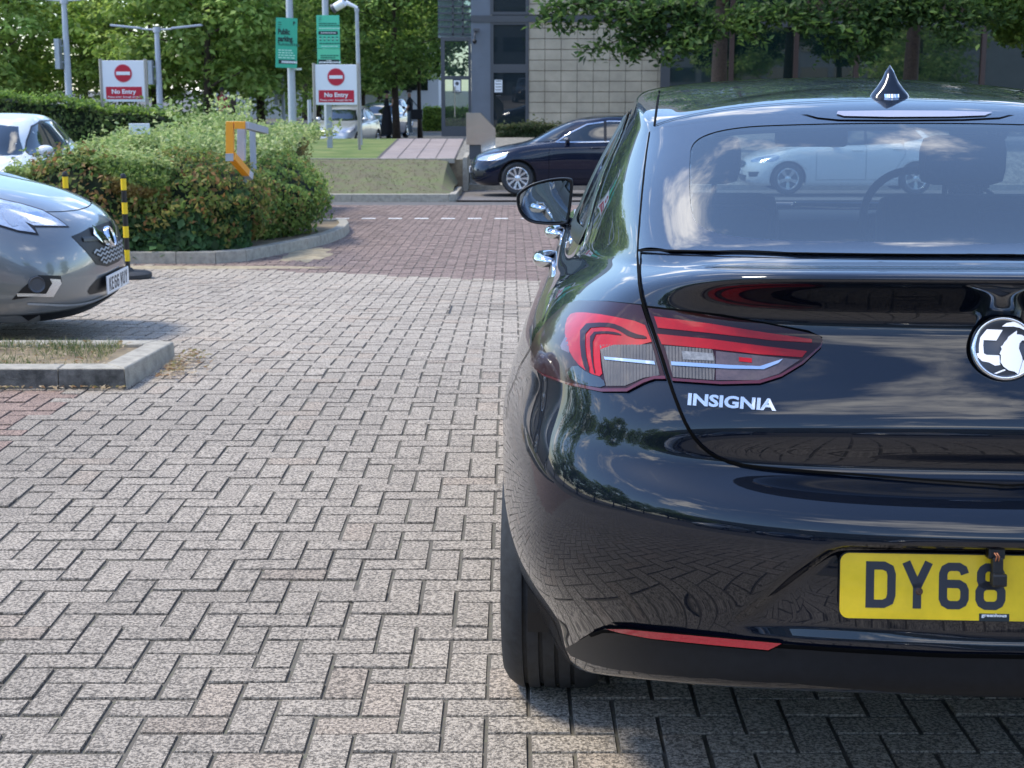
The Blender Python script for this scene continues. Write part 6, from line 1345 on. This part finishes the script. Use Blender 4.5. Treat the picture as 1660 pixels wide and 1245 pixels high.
mb = MB(); mb.box(((1607 - 1609) / 956 + .0, -.0034, -.0495), (.050, .0008, .0125)); mb.build('dealer_strip', M['sign_black'], pm_)
mb = MB(); add_text(mb, 'greenhous', -.0235, .0185, -.0485, .0058, lambda x, y, h: (x, -.004 - h, y), .0004, off=.03); mb.build('dealer_lettering', M['sign_white'], pm_)
mb = MB(); mb.lathe([(.001, .003), (.0035, .003), (.006, .001), (.0065, 0)], 16, Matrix.Translation(((1487 - 1609) / 956, -.003, -.008)) @ Matrix.Rotation(pi / 2, 4, 'X')); mb.build('screw', mat('rust_screw', (.12, .07, .05), rough=.7, metal=.5), pm_, auto=30)
# hanging camera clip over the plate
mb = MB(); cx_ = (1604 - 1609) / 956; mb.box((cx_, -.014, .066), (.028, .022, .028), bev=.003); mb.box((cx_ + .001, -.022, .036), (.018, .018, .040), bev=.003); mb.box((cx_ + .003, -.026, .018), (.025, .022, .022), bev=.004); cl_ = mb.build('reversing_camera', M['black'], IN)
cl_.data.transform(pm_.matrix_basis); 
mb = MB(); [mb.tube([(cx_ - .004 + k * .005, -.032, .050), (cx_ - .002 + k * .004, -.0335, .058), (cx_ - .006 + k * .004, -.031, .064)], .0012, 6) for k in range(2)]; wi = mb.build('wire', mat('orange_wire', (.35, .12, .05), rough=.5), cl_, smooth=True); wi.data.transform(pm_.matrix_basis)
# ---- wing mirror (left, right)
def mirror_unit(s):
    base = skI.hit(Vector((-3, 3.02, .99)), Vector((1, 0, 0)))[0]; c0 = IMI @ at(885, 326, 5.42)
    hx, hy, hz = .128, .07, .087; mb = MB(); NV = 24
    out2 = smooth_poly([(-.128, .022), (-.118, -.048), (-.075, -.092), (.00, -.102), (.085, -.100), (.100, -.09), (.118, .080), (.105, .100), (.03, .097), (-.06, .075), (-.108, .045)], 2)
    P = [(p.x, p.y) for p in out2]; n = len(P); V = []; f = []
    for sc__, yy in ((.90, -.002), (.985, -.012), (1.0, 0), (.99, .03), (.88, .065), (.6, .095), (.2, .108)):
        for (x, z) in P: V.append(Vector((x * sc__, yy, z * sc__)))
    for r_ in range(6):
        for k in range(n): f.append((r_ * n + k, r_ * n + (k + 1) % n, (r_ + 1) * n + (k + 1) % n, (r_ + 1) * n + k))
    f.append(tuple(range(6 * n, 7 * n)))
    tr = Matrix.Translation((s * abs(c0.x), c0.y, c0.z)) @ Matrix.Diagonal((-s * .83, .83, .83, 1))
    mb.add([tr @ v for v in V], f); sh = mb.build('wing_mirror', M['blacktrim'], IN, smooth=True)
    mb = MB(); Rg = Matrix.Rotation(R(3), 4, 'Z'); mb.add([tr @ Rg @ Vector((x * .885, .004, z * .865)) for x, z in P], [tuple(range(n))]); mb.build('mirror_glass', M['mirror'], sh)
    mb = MB(); mb.tube([tr @ Vector((.07, .03, -.085)), tr @ Vector((.13, .02, -.115)), Vector((s * (abs(base.x) - .01), 3.05, .98))], [.022, .026, .035], 10); mb.build('mirror_arm', M['paint'], sh, smooth=True)
mirror_unit(-1); mirror_unit(1)
# ---- door handles
for s in (-1, 1):
    for yy, zz in ((2.0, .955), (2.95, .94)):
        l, n = skI.hit(Vector((-3, yy, zz)), Vector((1, 0, 0))); x0_ = abs(l.x); mb = MB(); pts = [(x0_ - .005, -.11), (x0_ + .028, -.085), (x0_ + .040, -.03), (x0_ + .040, .04), (x0_ + .02, .09), (x0_ - .005, .11)]
        mb.tube([(s * a, yy + b, zz) for a, b in pts], [.012, .018, .019, .018, .015, .01], 12); dh = mb.build('door_handle', M['chrome'], IN, smooth=True)
# ---- wheels, housings, underside
for cy in (1.13, 3.96):
    for s in (-1, 1): wheel(IN, s * .795, cy, .335, .235, s, M['alloy'])
for cy in (1.13, 3.96):
    for s in (-1, 1): liner(IN, s * .85, cy, .378, s, .32)
mb = MB(); mb.box((0, 2.75, .33), (1.25, 2.9, .2), bev=.03); mb.box((0, .60, .48), (1.1, .4, .10), bev=.03); mb.box((0, 2.5, .30), (1.5, 1.9, .12), bev=.02); mb.build('underbody', M['black'], IN)
ex = IMI @ at(1125, 1093, 2.86); mb = MB(); mb.tube([ex + Vector((-.0, .0, .008)), ex + Vector((0, .3, .008))], .030, 16); mb.build('exhaust_pipe', mat('exhaust_metal', (.42, .38, .28), rough=.35, metal=.9), IN, smooth=True)
# ---- cabin
mb = MB(); mb.box((0, .92, 1.00), (1.15, .62, .03), bev=.01); mb.box((0, 2.2, .75), (1.45, 3.0, .04)); mb.box((0, 1.35, .90), (1.3, .14, .34), bev=.05); pshelf = mb.build('cabin_trim', M['interior'], IN)
def seat(x, y, w_, h_, hr): 
    mb = MB(); mb.box((x, y, .88), (w_, .16, h_), M=Matrix.Rotation(R(-12), 3, 'X'), bev=.06); st = mb.build('seat', M['interior'], IN, auto=50)
    mb = MB(); mb.box((x, y + .03, .88 + h_ / 2 + .10), (hr, .10, .15), bev=.05); mb.tube([(x - .05, y + .02, .88 + h_ / 2 - .05), (x - .05, y + .03, .88 + h_ / 2 + .1)], .008, 6); mb.tube([(x + .05, y + .02, .88 + h_ / 2 - .05), (x + .05, y + .03, .88 + h_ / 2 + .1)], .008, 6); mb.build('headrest', M['interior'], st, auto=50)
seat(-.40, 2.25, .50, .50, .26); seat(.40, 2.25, .50, .50, .26); seat(-.38, 1.46, .3, .20, .24); seat(.38, 1.46, .3, .20, .24)
mb = MB(); mb.box((0, 3.1, .92), (1.4, .35, .16), bev=.06); mb.build('dashboard', M['interior'], IN, auto=50)
mb = MB(); Mx = Matrix.Translation((.38, 2.85, 1.0)) @ Matrix.Rotation(R(68), 4, 'X'); mb.lathe([(.175 + .014 * cos(a), .014 * sin(a)) for a in [2 * pi * k / 10 for k in range(11)]], 40, Mx); mb.box((.38, 2.87, .99), (.32, .05, .06), bev=.02); mb.build('steering_wheel', M['interior'], IN, smooth=True)
mb = MB(); mb.box((0.0, 2.72, 1.285), (.24, .035, .07), bev=.015); mb.tube([(0, 2.72, 1.30), (0, 2.82, 1.38)], .012, 8); mb.build('cabin_mirror', M['interior'], IN, auto=50)
# pale parking permit on the rear window corner
# ------------------------------------------------------------------ other cars
# grey hatchback, left foreground, nose pointing right
GC, gk, kk, sz_, sx_ = hatch('parked_car', 'grey metallic hatchback nose at the left edge, chrome crest and plate KE66 WUY', None, 'grit', (-2.46, 9.45, g(9.3)), pi / 2, H=1.55, front=2, res=(12, 18), plate=None, glass='darkglass')
GM = Matrix.Translation(GC.location) @ Matrix.Rotation(pi / 2, 4, 'Z'); GI = GM.inverted(); GR = GI.to_3x3(); GCAM = GI @ Vector((0, 0, CH))
gc = lambda x, y: (GCAM, (GR @ ray(x, y)).normalized())
fcst = lambda x, z: (Vector((x, -3, z)), Vector((0, 1, 0)))
def gl_(name, poly, m, off, parent=None, step=6, it=0, mirror=True): return lay(gk, name, smooth_poly(poly, it) if it else poly, gc, M[m], parent or GC, off=off, step=step, mirror=mirror)
hl = gl_('headlight', [(-30, 318), (0, 322), (35, 330), (69, 340), (95, 355), (113, 369), (56, 368.5), (63, 382), (30, 377), (0, 368), (-30, 352)], 'black', .003)
gl_('lens', [(-28, 320), (0, 324), (35, 332), (68, 342), (93, 356), (108, 367), (54, 366), (40, 360), (58, 378), (30, 374), (0, 365), (-28, 349)], 'lens_clear', .005, hl)
gl_('bezel', [(2, 345), (14, 340), (24, 352), (30, 366), (20, 368), (8, 358)], 'alloy', .0065, hl)
gl_('bulb_ring', [(40, 346), (60, 344), (70, 352), (66, 361), (50, 362), (42, 355)], 'chrome', .0065, hl)
fg = gl_('fog_surround', [(19, 486), (36, 467), (62, 446), (98, 447), (100, 458), (86, 477), (60, 480)], 'black', .003)
gl_('chrome_blade', [(27, 475), (74, 476), (84, 459), (80, 452), (97, 453), (99, 459), (86, 481), (28, 480)], 'alloy', .006, fg)
mb = MB(); l, n = gk.hit(*gc(59, 461)); mb.lathe([(.001, .012), (.035, .012), (.045, .02), (.048, .0)], 24, Matrix.Translation(l) @ n.to_track_quat('Z', 'Y').to_matrix().to_4x4()); mb.build('fog_lamp', M['clad_d'], fg, auto=35)
# grille in nose-on coordinates (x,z)
gr = smooth_poly([(-.50, .68), (.50, .68), (.43, .57), (.29, .435), (-.29, .435), (-.43, .57)], 1); go_ = lay(gk, 'grille', gr, fcst, M['black'], GC, off=.003, step=.03)
mb = MB()
for q in range(4):
    z = .545 - q * .026; wv = [(x, z + .006 * sin(x * 80)) for x in np.linspace(-.34 + q * .035, .34 - q * .035, 60)]; mb.add(*line_lay(gk, wv, fcst, .012, .010, .02))
mb.build('grille_mesh', M['galv'], go_, smooth=True)
mb = MB(); mb.add(*line_lay(gk, [(-.40, .625), (-.12, .605)], fcst, .030, .008, .02)); mb.add(*line_lay(gk, [(.40, .625), (.12, .605)], fcst, .030, .008, .02)); mb.build('grille_bar', M['blacktrim'], go_, smooth=True)
mb = MB(); mb.add(*line_lay(gk, smooth_poly([(-.24, .665), (-.15, .60), (0, .57), (.15, .60), (.24, .665)], 2, False), fcst, .075, .014, .02)); mb.build('chrome_wing', M['chrome'], go_, smooth=True)
l, n = gk.hit(Vector((0, -3, .60)), Vector((0, 1, 0))); mb = MB(); mb.lathe([(.001, .022), (.05, .022), (.058, .028), (.066, .02), (.068, 0)], 40, Matrix.Translation(l) @ n.to_track_quat('Z', 'Y').to_matrix().to_4x4()); mb.build('crest', M['chrome'], go_, auto=35)
li_ = lay(gk, 'lower_intake', smooth_poly([(-.46, .335), (-.30, .395), (.30, .395), (.46, .335), (.40, .29), (-.40, .29)], 1), fcst, M['black'], GC, off=.003, step=.03)
mb = MB(); mb.add(*line_lay(gk, smooth_poly([(-.78, .30), (-.6, .262), (-.3, .25), (.3, .25), (.6, .262), (.78, .30)], 2, False), fcst, .014, .006, .02)); mb.build('lip_trim', M['galv'], GC, smooth=True)
lay(gk, 'splitter', [(-.72, .235), (0, .225), (.72, .235), (.66, .185), (0, .175), (-.66, .185)], fcst, M['cladding'], GC, off=.006, step=.03)
lay(gk, 'sill_shade', [(.24, .235), (.9, .23), (1.6, .23), (1.6, .17), (.9, .17), (.36, .175)], lambda y, z: (Vector((-3, y, z)), Vector((1, 0, 0))), M['cladding'], GC, off=.006, step=.04, mirror=True)  # dark strip paints in the shade beneath the lower flank
mb = MB(); l, n = gk.hit(Vector((0, -3, .40)), Vector((0, 1, 0))); pz_ = .335; mb.box((0, l.y - .022, pz_), (.52, .008, .111), bev=.003)
o_ = [c for c in GC.children if c.name.startswith('number_plate')][0]; o_.data = mb.build('number_plate', M['plate_white']).data; bpy.data.objects.remove([x for x in bpy.data.objects if x.name.startswith('number_plate') and x.parent is None][0])
mb = MB(); platetext(mb, 'KE66 WUY', 41, lambda x, y_, h: ((x - 260) * -.001 * -1, l.y - .0262 - h * .001, pz_ + (y_ - 39.5) * .001)); mb.build('plate_lettering', M['ink'], o_)
# rear facing letters must read from the nose side: +x of the car is the viewer's left there
# white car behind it
w1 = hatch('parked_car', 'white car at the left edge, only its roof and side window showing above the hedge', None, 'white_paint', (-6.68, 17.7, g(19)), 0, L=4.0, W=1.75, H=1.47, res=(7, 8))
# navy estate across the road, nose pointing left
w2 = hatch('parked_car', 'navy estate car parked side on across the road, nose by the steel cabinet', 'cars parked in the far bays', 'navy_paint', (-.83, YB + 1.62 + .55, g(29)), -pi / 2, L=4.6, W=1.80, H=1.54, tail=.35, wr=.325, res=(9, 12), detail=2, glass='darkglass')
w3 = hatch('parked_car', 'white hatchback seen through the rear window of the black car', 'cars parked in the far bays', 'white_paint', (4.62, YB + 1.62 + .55, g(29)), -pi / 2, L=4.05, W=1.75, H=1.46, wr=.31, res=(8, 9), twin=False)
X = at(540, 220, 53).x
w4 = hatch('parked_car', 'silver hatchback facing the camera beneath the right no entry sign', 'cars beyond the lawn', 'silver_paint', (X - .05, 51.6, g(53)), R(-12), L=3.8, W=1.70, H=1.5, res=(7, 8))
w5 = hatch('parked_car', 'blue car between the silver car and the person in the long dress', 'cars beyond the lawn', 'blue_paint', (at(592, 220, 61).x, 61, g(61)), R(-10), L=4.2, W=1.78, H=1.45, res=(7, 8))
w7 = hatch('parked_car', 'dark car nose just right of the blue car, partly behind the standing person', 'cars beyond the lawn', 'navy_paint', (at(611, 220, 74).x, 74, g(74)), R(-10), L=4.2, W=1.78, H=1.45, res=(7, 8))
wa = hatch('parked_car', 'silver car roof just visible over the back hedge left of the first sign', 'cars beyond the hedges', 'silver_paint', (at(135, 160, 40).x - 1.6, 41, g(41) + .1), -pi / 2, L=4.1, W=1.75, H=1.5, res=(6, 7))
w6 = hatch('parked_car', 'silver car parked behind the camera at the far left, mirrored in the bumper', 'cars behind the camera', 'silver_paint', (-4.9, -5.2, 0), pi, L=4.3, W=1.8, H=1.5, res=(7, 8))
w8 = hatch('parked_car', 'black car parked behind the camera to the left, mirrored in the bumper', 'cars behind the camera', 'navy_paint', (-1.9, -5.6, 0), pi, L=4.4, W=1.8, H=1.45, res=(8, 9))
w9 = hatch('parked_car', 'grey car parked behind the camera to the right, mirrored in the bumper', 'cars behind the camera', 'grit', (1.6, -6.0, 0), pi, L=4.4, W=1.8, H=1.45, res=(8, 9))
